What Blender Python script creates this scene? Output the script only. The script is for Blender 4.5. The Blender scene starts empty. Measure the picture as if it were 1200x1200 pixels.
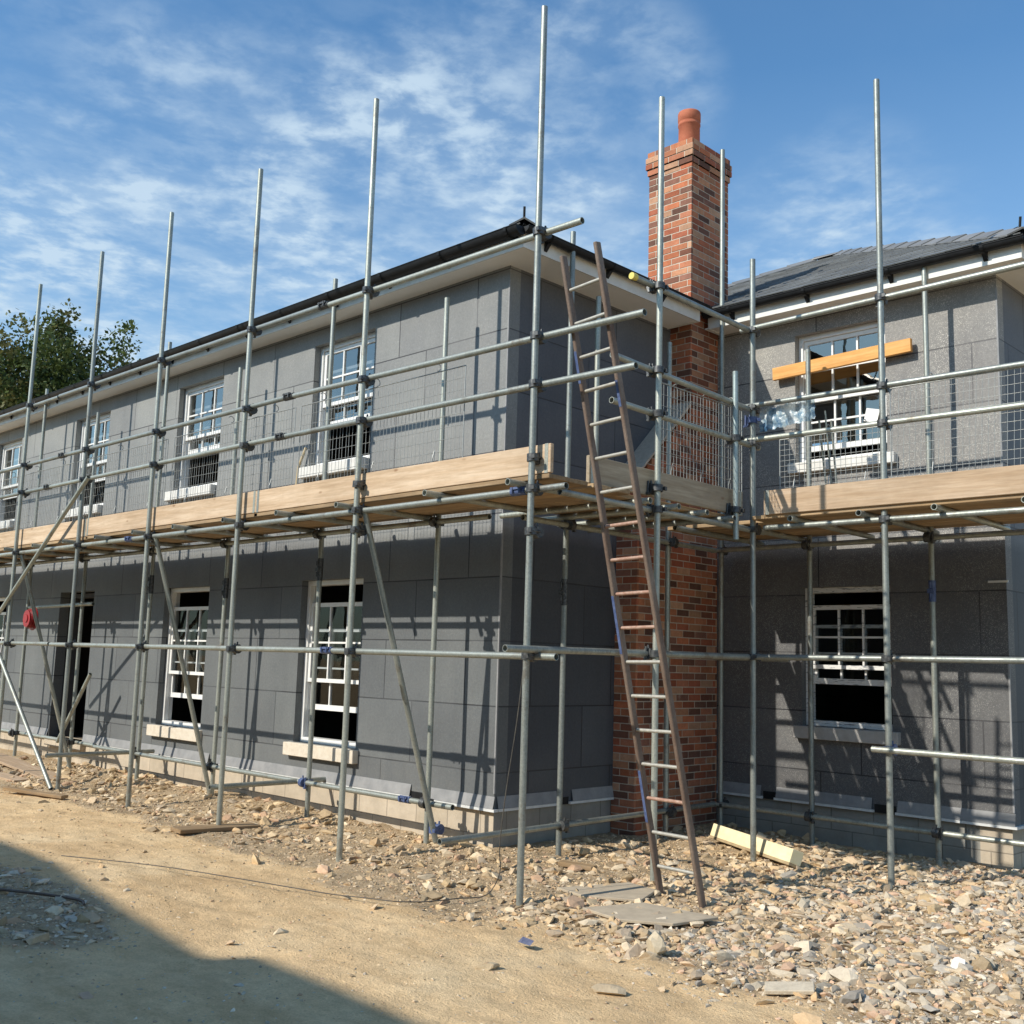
import bpy, bmesh, math, random
from mathutils import Vector, Matrix, noise
import numpy as np
random.seed(7)
SC = bpy.context.scene
COL = SC.collection
GZ = -0.38            # nominal ground level; z = 0 is the damp course

# ------------------------------------------------------------------ helpers
def link(name, me, parent=None):
    o = bpy.data.objects.new(name, me); COL.objects.link(o)
    if parent is not None: o.parent = parent
    return o
def empty(name, label, cat, loc=(0, 0, 0), group=None, rot=(0, 0, 0)):
    o = link(name, None); o.location = loc; o.rotation_euler = rot
    o['label'] = label; o['category'] = cat
    if group: o['group'] = group
    return o
def tag(o, label, cat, group=None):
    o['label'] = label; o['category'] = cat
    if group: o['group'] = group
    return o

class MB:
    """collects geometry for one mesh object"""
    def __init__(s): s.v = []; s.f = []; s.m = []; s.c = []; s.smooth = []
    def add(s, vs, fs, mi=0, col=None, smooth=False):
        b = len(s.v); s.v += [tuple(v) for v in vs]
        for f in fs:
            s.f.append([i + b for i in f]); s.m.append(mi); s.c.append(col or (1, 1, 1)); s.smooth.append(smooth)
    def box(s, a, b, mi=0, col=None, M=None):
        x0, y0, z0 = a; x1, y1, z1 = b
        vs = [Vector(p) for p in ((x0,y0,z0),(x1,y0,z0),(x1,y1,z0),(x0,y1,z0),(x0,y0,z1),(x1,y0,z1),(x1,y1,z1),(x0,y1,z1))]
        if M: vs = [M @ v for v in vs]
        s.add(vs, [(3,2,1,0),(4,5,6,7),(0,1,5,4),(1,2,6,5),(2,3,7,6),(3,0,4,7)], mi, col)
    def quad(s, a, b, c, d, mi=0, col=None): s.add([a, b, c, d], [(0, 1, 2, 3)], mi, col)
    def tube(s, p, q, r, n=12, mi=0, hollow=True, r2=None):
        p = Vector(p); q = Vector(q); d = (q - p).normalized()
        a = d.cross(Vector((0, 0, 1)) if abs(d.z) < .9 else Vector((1, 0, 0))).normalized(); b = d.cross(a)
        r2 = r2 or r
        def ring(c, rr): return [c + (a * math.cos(2*math.pi*i/n) + b * math.sin(2*math.pi*i/n)) * rr for i in range(n)]
        vs = ring(p, r) + ring(q, r2)
        s.add(vs, [(i, i + n, (i+1) % n + n, (i+1) % n) for i in range(n)], mi, smooth=True)
        if hollow:
            for c, dd, rr in ((p, d, r), (q, -d, r2)):
                ri = rr * .84; vs = ring(c, rr) + ring(c, ri) + ring(c + dd * .09, ri)
                fl = dd is d
                def o(t): return tuple(t) if (dd == d) else tuple(reversed(t))
                fs = [o((i, (i+1) % n, (i+1) % n + n, i + n)) for i in range(n)]
                fs += [o((i + n, (i+1) % n + n, (i+1) % n + 2*n, i + 2*n)) for i in range(n)]
                fs += [o([i + 2*n for i in range(n)])]
                s.add(vs, fs, mi)
        else:
            s.add(ring(p, r), [list(range(n))], mi); s.add(ring(q, r2), [list(reversed(range(n)))], mi)
    def path(s, pts, r, n=6, mi=0):
        for a, b in zip(pts, pts[1:]): s.tube(a, b, r, n, mi, False)
    def build(s, name, mats, parent=None, bevel=0):
        me = bpy.data.meshes.new(name); me.from_pydata(s.v, [], s.f)
        if not isinstance(mats, (list, tuple)): mats = [mats]
        for m in mats: me.materials.append(m)
        me.polygons.foreach_set('material_index', s.m)
        me.polygons.foreach_set('use_smooth', s.smooth)
        if any(c != (1, 1, 1) for c in s.c):
            at = me.color_attributes.new('tint', 'FLOAT_COLOR', 'CORNER')
            arr = []
            for f, c in zip(s.f, s.c): arr += [c[0], c[1], c[2], 1.0] * len(f)
            at.data.foreach_set('color', arr)
        me.update()
        o = link(name, me, parent)
        if bevel:
            b = o.modifiers.new('b', 'BEVEL'); b.width = bevel; b.segments = 1; b.limit_method = 'ANGLE'
        return o

# ------------------------------------------------------------------ materials
class N:
    def __init__(s, name):
        s.m = bpy.data.materials.new(name); s.m.use_nodes = True; s.t = s.m.node_tree
        s.b = s.t.nodes['Principled BSDF']; s.out = s.t.nodes['Material Output']
    def n(s, typ, **k):
        nd = s.t.nodes.new(typ)
        for a, v in k.items():
            if a.startswith('i_'): nd.inputs[a[2:].replace('_', ' ')].default_value = v
            else: setattr(nd, a, v)
        return nd
    def l(s, a, b): s.t.links.new(a, b)
    def noise(s, scale, detail=4, rough=.6, vec=None, stretch=None):
        if vec is None:
            vec = s.n('ShaderNodeTexCoord').outputs['Object']
        if stretch:
            mp = s.n('ShaderNodeMapping'); mp.inputs['Scale'].default_value = stretch; s.l(vec, mp.inputs[0]); vec = mp.outputs[0]
        t = s.n('ShaderNodeTexNoise'); t.inputs['Scale'].default_value = scale; t.inputs['Detail'].default_value = detail; t.inputs['Roughness'].default_value = rough
        s.l(vec, t.inputs['Vector']); return t.outputs['Fac']
    def ramp(s, fac, stops):
        r = s.n('ShaderNodeValToRGB'); e = r.color_ramp.elements
        e[0].position = stops[0][0]; e[0].color = (*stops[0][1], 1)
        e[1].position = stops[-1][0]; e[1].color = (*stops[-1][1], 1)
        for p, c in stops[1:-1]:
            x = e.new(p); x.color = (*c, 1)
        s.l(fac, r.inputs[0]); return r.outputs[0]
    def mix(s, fac, a, b, mode='MIX'):
        m = s.n('ShaderNodeMix', data_type='RGBA', blend_type=mode)
        for k, v in ((0, fac), (6, a), (7, b)):
            if hasattr(v, 'links'): s.l(v, m.inputs[k])
            else: m.inputs[k].default_value = v if k == 0 else (*v, 1)
        return m.outputs[2]
    def math(s, op, a, b=None):
        m = s.n('ShaderNodeMath', operation=op)
        for k, v in ((0, a), (1, b)):
            if v is None: continue
            if hasattr(v, 'links'): s.l(v, m.inputs[k])
            else: m.inputs[k].default_value = v
        return m.outputs[0]
    def col(s, v):
        if hasattr(v, 'links'): s.l(v, s.b.inputs['Base Color'])
        else: s.b.inputs['Base Color'].default_value = (*v, 1)
        return s
    def pr(s, rough=.7, metal=0, spec=.4):
        s.b.inputs['Roughness'].default_value = rough; s.b.inputs['Metallic'].default_value = metal
        s.b.inputs['Specular IOR Level'].default_value = spec; return s
    def bump(s, h, strength=.3, dist=.01):
        bp = s.n('ShaderNodeBump'); bp.inputs['Strength'].default_value = strength; bp.inputs['Distance'].default_value = dist
        s.l(h, bp.inputs['Height']); s.l(bp.outputs[0], s.b.inputs['Normal']); return s

def simple(name, c1, c2, scale=8, rough=.7, metal=0, bump=.15, dist=.004, spec=.4, stretch=None):
    m = N(name); f = m.noise(scale, 5, .65, stretch=stretch); m.col(m.ramp(f, [(.3, c1), (.7, c2)])).pr(rough, metal, spec)
    if bump: m.bump(m.noise(scale * 4, 3, stretch=stretch), bump, dist)
    return m.m

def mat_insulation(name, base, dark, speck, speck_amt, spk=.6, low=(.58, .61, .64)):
    m = N(name)
    pos = m.n('ShaderNodeTexCoord').outputs['Object']
    sx = m.n('ShaderNodeSeparateXYZ'); m.l(pos, sx.inputs[0])
    u = m.math('SUBTRACT', sx.outputs[0], sx.outputs[1])
    cb = m.n('ShaderNodeCombineXYZ'); m.l(u, cb.inputs[0]); m.l(m.math('ADD', sx.outputs[2], .28), cb.inputs[1])
    br = m.n('ShaderNodeTexBrick', offset=.37, squash=1.0); br.inputs['Scale'].default_value = 1
    br.inputs['Brick Width'].default_value = 1.2; br.inputs['Row Height'].default_value = .6
    br.inputs['Mortar Size'].default_value = .007; br.inputs['Mortar Smooth'].default_value = .2
    br.inputs['Color1'].default_value = (.46, .46, .46, 1); br.inputs['Color2'].default_value = (.54, .54, .54, 1)
    br.inputs['Mortar'].default_value = (0, 0, 0, 1); m.l(cb.outputs[0], br.inputs['Vector'])
    big = m.noise(1.3, 6, .7)
    c = m.ramp(big, [(.3, dark), (.7, base)])
    # per-board tone
    tone = m.ramp(br.outputs['Color'], [(.44, (.80, .80, .82)), (.56, (1.12, 1.12, 1.10))])
    c = m.mix(.9, c, tone, 'MULTIPLY')
    # bead speckle
    v = m.n('ShaderNodeTexVoronoi'); v.inputs['Scale'].default_value = 170; m.l(pos, v.inputs['Vector'])
    sp = m.n('ShaderNodeSeparateColor'); m.l(v.outputs['Color'], sp.inputs[0])
    c = m.mix(m.math('MULTIPLY', m.math('GREATER_THAN', sp.outputs[0], 1 - speck_amt), m.ramp(m.noise(2.3, 3), [(.35, (.2 * spk,)*3), (.65, (spk,)*3)])), c, speck)
    v2 = m.noise(38, 4, .75)
    c = m.mix(.5, c, m.ramp(v2, [(.35, (.78, .78, .8)), (.65, (1.2, 1.2, 1.17))]), 'MULTIPLY')
    # scuffs of pale adhesive and seams that come and go
    seam = m.math('MULTIPLY', br.outputs['Fac'], m.ramp(m.noise(.9, 2), [(.36, (.35,)*3), (.56, (1,)*3)]))
    c = m.mix(m.math('MULTIPLY', seam, .9), c, (.05, .05, .055))
    sc = m.ramp(m.noise(3.6, 9, .8, stretch=(1, 1, 3)), [(.66, (0, 0, 0)), (.76, (1, 1, 1))])
    c = m.mix(m.math('MULTIPLY', sc, .35), c, (.42, .42, .40))
    # light smear just above damp course
    lo = m.n('ShaderNodeMapRange'); lo.inputs[1].default_value = .6; lo.inputs[2].default_value = 0
    m.l(sx.outputs[2], lo.inputs[0])
    c = m.mix(m.math('MULTIPLY', lo.outputs[0], m.math('MULTIPLY', m.noise(2.2, 5), .4)), c, (.33, .30, .26))
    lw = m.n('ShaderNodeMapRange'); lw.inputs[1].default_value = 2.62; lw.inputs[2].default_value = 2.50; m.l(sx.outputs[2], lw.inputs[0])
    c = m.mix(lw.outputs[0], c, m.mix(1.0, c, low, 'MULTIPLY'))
    st = m.ramp(m.noise(2.6, 6, .7, stretch=(3.2, 3.2, .35)), [(.30, (.74, .74, .74)), (.48, (1, 1, 1)), (.72, (1.14, 1.13, 1.10))])
    c = m.mix(.22, c, st, 'MULTIPLY')
    pt = m.ramp(m.noise(.55, 5, .6), [(.35, (.84, .84, .86)), (.65, (1.12, 1.11, 1.08))]); c = m.mix(.8, c, pt, 'MULTIPLY')
    m.col(c).pr(.62, 0, .35)
    h = m.math('ADD', m.math('MULTIPLY', br.outputs['Fac'], -1.2), m.math('MULTIPLY', v2, .5))
    m.bump(h, .5, .004)
    return m.m
M = {}
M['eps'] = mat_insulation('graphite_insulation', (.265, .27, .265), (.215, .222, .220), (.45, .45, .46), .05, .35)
M['eps_side'] = mat_insulation('shade_darkened_insulation', (.135, .142, .158), (.11, .117, .132), (.3, .3, .32), .02, .15)  # side walls lie in shade; the board colour is darkened to deepen it
M['eps_low'] = M['eps']
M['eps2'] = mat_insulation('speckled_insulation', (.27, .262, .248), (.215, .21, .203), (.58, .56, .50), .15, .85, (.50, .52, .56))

def mat_steel(name, c1, c2, rough=.45, metal=.55):
    m = N(name); f = m.noise(5, 6, .7, stretch=(1, 1, .35)); f2 = m.noise(60, 3, .6)
    c = m.ramp(f, [(.28, c1), (.5, tuple((a+b)/2 for a, b in zip(c1, c2))), (.72, c2)])
    c = m.mix(.5, c, m.ramp(f2, [(.35, (.7, .7, .7)), (.65, (1.15, 1.15, 1.12))]), 'MULTIPLY')
    d = m.ramp(m.noise(2.2, 7, .8), [(.56, (0, 0, 0)), (.66, (1, 1, 1))])
    c = m.mix(m.math('MULTIPLY', d, .6), c, (.17, .12, .085))
    rn = m.n('ShaderNodeObjectInfo').outputs['Random']
    c = m.mix(1.0, c, m.ramp(rn, [(0, (.74, .76, .78)), (1, (1.12, 1.11, 1.06))]), 'MULTIPLY')
    cs = m.ramp(m.noise(9, 6, .75, stretch=(1, 1, .6)), [(.66, (0, 0, 0)), (.72, (1, 1, 1))]); c = m.mix(m.math('MULTIPLY', cs, .55), c, (.50, .48, .43))
    m.col(c).pr(rough, metal, .4); m.bump(m.math('ADD', f2, cs), .3, .0015)
    m.l(m.ramp(f, [(.3, (rough+.14,)*3), (.7, (rough-.08,)*3)]), m.b.inputs['Roughness'])
    return m.m
M['steel'] = mat_steel('galvanised_tube', (.27, .29, .27), (.47, .49, .45))
M['steel_blue'] = mat_steel('weathered_blue_tube', (.22, .30, .33), (.42, .47, .46))
M['rust'] = mat_steel('rusty_ladder_steel', (.12, .075, .055), (.24, .19, .16), .6, .3)
M['blue'] = simple('blue_paint', (.04, .065, .16), (.11, .15, .28), 25, .5)
M['coupler'] = simple('dark_coupler_steel', (.035, .038, .042), (.15, .155, .155), 40, .5, .6)
M['rung'] = simple('pale_rung_steel', (.34, .33, .29), (.50, .48, .42), 30, .5, .35)

M['rung_rust'] = simple('reddish_rung_steel', (.30, .15, .10), (.46, .33, .26), 30, .6, .2)
def mat_wood(name, c1, c2, c3, axis, dirt=.4, dirtc=(.2, .16, .12), scale=1.0):
    m = N(name); st = [9, 9, 9]; st[axis] = .55
    g = m.noise(2.2 * scale, 6, .65, stretch=tuple(st)); g2 = m.noise(7 * scale, 4, .6, stretch=tuple(s_ * 1.0 for s_ in st))
    c = m.ramp(g, [(.3, c1), (.5, c2), (.7, c3)])
    c = m.mix(.45, c, m.ramp(g2, [(.35, (.72, .68, .62)), (.6, (1.1, 1.1, 1.08))]), 'MULTIPLY')
    gr = m.ramp(m.noise(1.1, 6, .7, stretch=tuple(3 if k != axis else 1 for k in range(3))), [(.4, (1, 1, 1)), (.68, (.80, .79, .78))]); c = m.mix(.8, c, gr, 'MULTIPLY')
    # knots
    v = m.n('ShaderNodeTexVoronoi'); v.inputs['Scale'].default_value = 2.3
    mp = m.n('ShaderNodeMapping'); s2 = [2.2, 2.2, 2.2]; s2[axis] = 1.0; mp.inputs['Scale'].default_value = s2
    m.l(m.n('ShaderNodeTexCoord').outputs['Object'], mp.inputs[0]); m.l(mp.outputs[0], v.inputs['Vector'])
    k = m.ramp(v.outputs['Distance'], [(.03, (1, 1, 1)), (.09, (0, 0, 0))])
    c = m.mix(m.math('MULTIPLY', k, .7), c, (.22, .11, .05))
    d = m.ramp(m.noise(1.7, 7, .75), [(.45, (0, 0, 0)), (.7, (1, 1, 1))])
    c = m.mix(m.math('MULTIPLY', d, dirt), c, dirtc)
    rn = m.n('ShaderNodeObjectInfo').outputs['Random']
    c = m.mix(1.0, c, m.ramp(rn, [(0, (.78, .76, .74)), (1, (1.08, 1.06, 1.02))]), 'MULTIPLY')
    m.col(c).pr(.75, 0, .25); m.bump(g, .35, .002); return m.m
M['toe_x'] = mat_wood('pine_toe_board', (.50, .36, .235), (.60, .455, .32), (.68, .545, .41), 0, .35, (.38, .27, .17))
M['toe_y'] = mat_wood('darker_toe_board', (.30, .24, .17), (.38, .32, .24), (.46, .40, .31), 1, .5, (.2, .18, .15))  # darker, greyer wood than the other toe boards
_dk = None
M['deck_x'] = mat_wood('deck_board_wood', (.30, .20, .11), (.40, .28, .16), (.52, .39, .25), 0, .6)
M['deck_y'] = mat_wood('deck_board_wood_side', (.27, .19, .11), (.36, .26, .16), (.46, .35, .23), 1, .6)
M['orange_wood'] = mat_wood('fresh_orange_timber', (.68, .34, .11), (.78, .42, .15), (.84, .50, .22), 0, .35, (.5, .25, .08))
M['pale_wood'] = mat_wood('pale_offcut', (.62, .50, .30), (.72, .6, .38), (.78, .67, .46), 2, .1)
M['foam'] = simple('cream_foam_board', (.78, .66, .38), (.86, .76, .50), 12, .8, 0, .1)
M['foam_edge'] = simple('dark_foam_edge', (.30, .22, .13), (.45, .35, .2), 12, .9)  # darker brown strip along the bottom of the cream board
def mat_upvc():
    m = N('white_window_frame'); f = m.noise(18, 4); m.col(m.ramp(f, [(.3, (.74, .74, .72)), (.7, (.82, .82, .80))])).pr(.35, 0, .5); return m.m
M['white'] = mat_upvc()
def mat_tape():
    # factory protective film with rows of small grey print
    m = N('film_covered_frame'); pos = m.n('ShaderNodeTexCoord').outputs['Object']
    f = m.noise(9, 4, .6, stretch=(1, 1, 7)); m.col(m.ramp(f, [(.56, (.72, .72, .70)), (.62, (.25, .26, .28))])).pr(.35, 0, .5); return m.m
M['film'] = mat_tape()
M['soffit'] = simple('white_soffit_board', (.80, .79, .76), (.86, .85, .82), 3, .5, 0, .05)
M['fascia'] = simple('fascia_board', (.62, .61, .57), (.74, .73, .69), 6, .45, 0, .05)
M['gutter'] = simple('black_gutter_plastic', (.008, .009, .010), (.018, .019, .021), 12, .5, 0, .05, spec=.25)
M['sill'] = simple('cream_stone_sill', (.58, .50, .39), (.72, .65, .54), 14, .8, 0, .25)
M['sill_grey'] = simple('grey_stone_sill', (.36, .35, .33), (.46, .45, .43), 14, .8, 0, .25)
M['rail'] = simple('pale_base_rail', (.55, .56, .55), (.72, .73, .71), 9, .5, .0, .05)
M['skirt'] = simple('grey_flashing_skirt', (.21, .215, .22), (.31, .31, .31), 7, .65)
M['dark'] = simple('dark_interior', (.03, .028, .026), (.06, .055, .05), 2, .9, 0, 0)
M['floor_in'] = simple('interior_floor', (.12, .10, .08), (.2, .17, .13), 2, .9, 0, 0)
M['mortar'] = simple('mortar', (.42, .355, .28), (.56, .48, .385), 20, .9)
M['pot'] = simple('terracotta_pot', (.36, .10, .052), (.47, .155, .085), 7, .85, 0, .4)
M['lead'] = simple('mortar_shoulder', (.24, .22, .19), (.36, .33, .28), 6, .9, 0, .4, .01)
M['wire'] = simple('mesh_wire', (.30, .31, .30), (.45, .46, .44), 20, .45, .6, 0)
M['cable'] = simple('black_cable', (.05, .045, .04), (.12, .11, .09), 20, .6, 0, 0)
M['red'] = simple('red_plastic', (.25, .015, .02), (.38, .025, .03), 9, .4, 0, .05)

def mat_plinth(name, c1, c2, c3):
    m = N(name); pos = m.n('ShaderNodeTexCoord').outputs['Object']
    sx = m.n('ShaderNodeSeparateXYZ'); m.l(pos, sx.inputs[0])
    cb = m.n('ShaderNodeCombineXYZ'); m.l(m.math('SUBTRACT', sx.outputs[0], sx.outputs[1]), cb.inputs[0]); m.l(m.math('ADD', sx.outputs[2], .245), cb.inputs[1])
    br = m.n('ShaderNodeTexBrick', offset=.5); br.inputs['Scale'].default_value = 1; br.inputs['Brick Width'].default_value = .45
    br.inputs['Row Height'].default_value = .225; br.inputs['Mortar Size'].default_value = .006; br.inputs['Mortar Smooth'].default_value = .3
    br.inputs['Color1'].default_value = (*c1, 1); br.inputs['Color2'].default_value = (*c2, 1); br.inputs['Mortar'].default_value = (*c3, 1)
    m.l(cb.outputs[0], br.inputs['Vector'])
    c = m.mix(.6, br.outputs['Color'], m.ramp(m.noise(5, 6, .7), [(.3, (.7, .68, .65)), (.7, (1.15, 1.12, 1.08))]), 'MULTIPLY')
    m.col(c).pr(.9, 0, .2); m.bump(m.math('ADD', m.math('MULTIPLY', br.outputs['Fac'], -1), m.math('MULTIPLY', m.noise(40, 4), .6)), .6, .006); return m.m
M['plinth'] = mat_plinth('tan_block_plinth', (.47, .405, .315), (.53, .46, .365), (.30, .26, .21))
M['plinth2'] = mat_plinth('grey_block_plinth', (.27, .27, .25), (.33, .32, .29), (.2, .19, .17))

def mat_brick():
    m = N('red_facing_brick'); a = m.n('ShaderNodeVertexColor', layer_name='tint')
    c = m.mix(.55, a.outputs[0], m.ramp(m.noise(14, 6, .75), [(.3, (.6, .58, .56)), (.7, (1.3, 1.25, 1.2))]), 'MULTIPLY')
    sc = m.ramp(m.noise(5, 7, .8), [(.6, (0, 0, 0)), (.7, (1, 1, 1))])
    c = m.mix(m.math('MULTIPLY', sc, .4), c, (.50, .42, .33))
    m.col(c).pr(.88, 0, .25); m.bump(m.noise(55, 5, .7), .7, .004); return m.m
M['brick'] = mat_brick()

def mat_slate():
    m = N('grey_slate'); a = m.n('ShaderNodeVertexColor', layer_name='tint')
    c = m.mix(.5, a.outputs[0], m.ramp(m.noise(4, 5, .7), [(.3, (.7, .7, .72)), (.7, (1.2, 1.2, 1.2))]), 'MULTIPLY')
    m.col(c).pr(.5, 0, .5); m.bump(m.noise(30, 4), .3, .003); return m.m
M['slate'] = mat_slate()

def mat_glass(nm='window_glass', k=1.0):
    m = N(nm); t = m.t
    gl = m.n('ShaderNodeBsdfGlossy'); gl.inputs['Roughness'].default_value = .015; gl.inputs['Color'].default_value = (1, .97, .90, 1)
    tr = m.n('ShaderNodeBsdfTransparent'); tr.inputs[0].default_value = (.72, .76, .78, 1)
    fr = m.n('ShaderNodeFresnel'); fr.inputs['IOR'].default_value = 1.5
    mx = m.n('ShaderNodeMixShader'); m.l(m.math('ADD', m.math('MULTIPLY', fr.outputs[0], 1.3 * k), .06 * k), mx.inputs[0]); m.l(tr.outputs[0], mx.inputs[1]); m.l(gl.outputs[0], mx.inputs[2])
    bp = m.n('ShaderNodeBump'); bp.inputs['Strength'].default_value = .04; bp.inputs['Distance'].default_value = .02
    m.l(m.noise(3, 2), bp.inputs['Height']); m.l(bp.outputs[0], gl.inputs['Normal'])
    m.l(mx.outputs[0], m.out.inputs[0]); return m.m
M['glass'] = mat_glass(k=1.9)
M['glass_dark'] = mat_glass('shaded_window_glass', .35)
def mat_film_sheet():
    m = N('clear_blue_polythene')
    tr = m.n('ShaderNodeBsdfTransparent'); tr.inputs[0].default_value = (.75, .88, .95, 1)
    c = m.ramp(m.noise(7, 6, .7), [(.42, (.70, .74, .74)), (.5, (.30, .42, .50)), (.62, (.06, .16, .30))]); m.col(c).pr(.25, 0, .6)
    mx = m.n('ShaderNodeMixShader'); m.l(m.ramp(m.noise(5, 5), [(.35, (.25,)*3), (.6, (.85,)*3)]), mx.inputs[0])
    m.l(tr.outputs[0], mx.inputs[1]); m.l(m.b.outputs[0], mx.inputs[2]); m.l(mx.outputs[0], m.out.inputs[0]); m.bump(m.noise(12, 4), .8, .02); return m.m
M['sheet'] = mat_film_sheet()

def mat_ground():
    m = N('dusty_ground'); pos = m.n('ShaderNodeTexCoord').outputs['Object']
    a = m.n('ShaderNodeVertexColor', layer_name='tint')
    sep = m.n('ShaderNodeSeparateColor'); m.l(a.outputs[0], sep.inputs[0])   # R = rubble amount
    f = m.noise(.9, 8, .65); g = m.noise(9, 8, .75); h = m.noise(70, 4, .7)
    sand = m.ramp(f, [(.28, (.62, .435, .24)), (.5, (.77, .56, .32)), (.72, (.84, .65, .40))])
    sand = m.mix(.55, sand, m.ramp(g, [(.3, (.72, .69, .66)), (.6, (1.12, 1.1, 1.08))]), 'MULTIPLY')
    dirt = m.ramp(g, [(.3, (.33, .245, .15)), (.5, (.47, .355, .225)), (.7, (.60, .475, .32))])
    mk = m.math('ADD', sep.outputs[0], m.math('MULTIPLY', m.math('SUBTRACT', g, .5), .9))
    c = m.mix(m.ramp(mk, [(.3, (0,)*3), (.6, (1,)*3)]), sand, dirt)
    c = m.mix(.45, c, m.ramp(h, [(.3, (.65, .63, .6)), (.62, (1.15, 1.14, 1.12))]), 'MULTIPLY')
    dp = m.ramp(m.noise(1.6, 7, .7, stretch=(.6, 2.2, 1)), [(.36, (.80, .77, .73)), (.55, (1.04, 1.04, 1.04))]); c = m.mix(.7, c, dp, 'MULTIPLY')
    m.col(c).pr(.95, 0, .15)
    m.bump(m.math('ADD', m.math('MULTIPLY', g, 1.0), m.math('MULTIPLY', h, .45)), .95, .028); return m.m
M['ground'] = mat_ground()
def mat_stone():
    m = N('broken_rubble'); a = m.n('ShaderNodeVertexColor', layer_name='tint')
    c = m.mix(.5, a.outputs[0], m.ramp(m.noise(22, 6, .75), [(.3, (.62, .6, .58)), (.65, (1.2, 1.18, 1.15))]), 'MULTIPLY')
    m.col(c).pr(.95, 0, .15); m.bump(m.noise(60, 5, .7), .6, .006); return m.m
M['stone'] = mat_stone()
def mat_leaf():
    m = N('leaf'); a = m.n('ShaderNodeVertexColor', layer_name='tint'); m.col(a.outputs[0]).pr(.55, 0, .3)
    tl = m.n('ShaderNodeBsdfTranslucent'); m.l(a.outputs[0], tl.inputs[0]); mx = m.n('ShaderNodeMixShader'); mx.inputs[0].default_value = .3
    m.l(m.b.outputs[0], mx.inputs[1]); m.l(tl.outputs[0], mx.inputs[2]); m.l(mx.outputs[0], m.out.inputs[0]); return m.m
M['leaf'] = mat_leaf()
M['bark'] = simple('bark', (.05, .04, .03), (.12, .10, .08), 9, .9)
M['render'] = simple('opposite_house_brick', (.10, .07, .055), (.15, .11, .085), 3, .9)
M['flat'] = simple('dusty_grey_sheet', (.36, .30, .22), (.48, .40, .29), 9, .9, 0, .3)
M['door_dark'] = simple('dark_reveal', (.06, .06, .063), (.09, .09, .093), 5, .8)

# ------------------------------------------------------------------ ground
def sstep(a, b, x):
    t = max(0, min(1, (x - a) / (b - a))); return t * t * (3 - 2 * t)
def rubble_amt(x, y):
    """0 = swept sand, 1 = dense rubble"""
    n = noise.noise(Vector((x * .8, y * .8, 3.1))) * .55 + noise.noise(Vector((x * 2.3, y * 2.3, 1.1))) * .25
    if x > 1.5: edge = -1.75 + max(0, x - 3.2) * .1
    else: edge = -1.62
    r = sstep(edge - .35, edge + .35, y + n)
    # heap of grey stones at the lower left of the yard
    d = math.hypot((x + .9) / 1.6, (y + 4.0) / .55)
    r = max(r, .85 * sstep(1.25, .7, d + n * .5))
    if x < -9: r *= .6
    return r
def gh(x, y):
    r = rubble_amt(x, y)
    h = noise.noise(Vector((x * .5, y * .5, 0))) * .035 + noise.noise(Vector((x * 1.7, y * 1.7, 5))) * .014
    h += r * (noise.noise(Vector((x * 4.1, y * 4.1, 9))) * .022 + .012)
    h += r * abs(noise.noise(Vector((x * 9, y * 9, 2)))) * .02
    h += noise.noise(Vector((x * 14, y * 14, 7))) * .006 + noise.noise(Vector((x * 6, y * 6, 17))) * .013 - .012 * max(0, noise.noise(Vector(((x + y * .3) * .8, (y - x * .3) * 5.5, 27))))
    if y > -1.1 and x < .6: h += .06 * sstep(-1.1, -.2, y) * sstep(.6, -.6, x) * (1 + noise.noise(Vector((x * 1.3, 0, 3))))
    far = max(abs(x + 2) - 14, abs(y + 2) - 10, 0)
    return GZ + h * max(0, 1 - far / 10) - .01
def axis(lo, hi, step, far):
    a = [lo + i * step for i in range(int((hi - lo) / step) + 1)]; g = step; x = a[-1]
    while x < far: g *= 1.28; x += g; a.append(x)
    g = step; x = a[0]
    while x > -far: g *= 1.28; x -= g; a.insert(0, x)
    return a
gx = axis(-8.5, 6.0, .045, 600); gy = axis(-6.0, 3.4, .045, 600)
verts = []; cols = []
for y in gy:
    for x in gx:
        near = -14 < x < 10 and -10 < y < 8
        verts.append((x, y, gh(x, y) if near else GZ - .01)); cols.append(rubble_amt(x, y) if near else .3)
nx = len(gx); faces = [(j*nx+i, j*nx+i+1, (j+1)*nx+i+1, (j+1)*nx+i) for j in range(len(gy)-1) for i in range(nx-1)]
me = bpy.data.meshes.new('ground'); me.from_pydata(verts, [], faces)
at = me.color_attributes.new('tint', 'FLOAT_COLOR', 'POINT')
arr = np.ones((len(cols), 4), dtype=np.float32); arr[:, 0] = cols; at.data.foreach_set('color', arr.ravel())
me.polygons.foreach_set('use_smooth', [True] * len(faces)); me.materials.append(M['ground'])
g = link('ground', me); g['kind'] = 'structure'

# ------------------------------------------------------------------ rubble
def rock_proto(seed, flat=1.0, sub=1):
    bm = bmesh.new(); bmesh.ops.create_icosphere(bm, subdivisions=sub, radius=1)
    rnd = random.Random(seed)
    for v in bm.verts:
        v.co *= .72 + .5 * rnd.random()
    # cut a few planes for broken faces
    for k in range(8):
        nrm = Vector((rnd.uniform(-1, 1), rnd.uniform(-1, 1), rnd.uniform(-1, 1))).normalized(); d = rnd.uniform(.35, .7)
        for v in bm.verts:
            e = v.co.dot(nrm) - d
            if e > 0: v.co -= nrm * e
    for v in bm.verts:
        v.co.x *= rnd.uniform(1.0, 1.02) * 1.15; v.co.z *= flat
    V = np.array([v.co[:] for v in bm.verts]); F = np.array([[v.index for v in f.verts] for f in bm.faces]); bm.free()
    return V, F
protos = [rock_proto(i, random.Random(i).uniform(.45, .85)) for i in range(14)]
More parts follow.
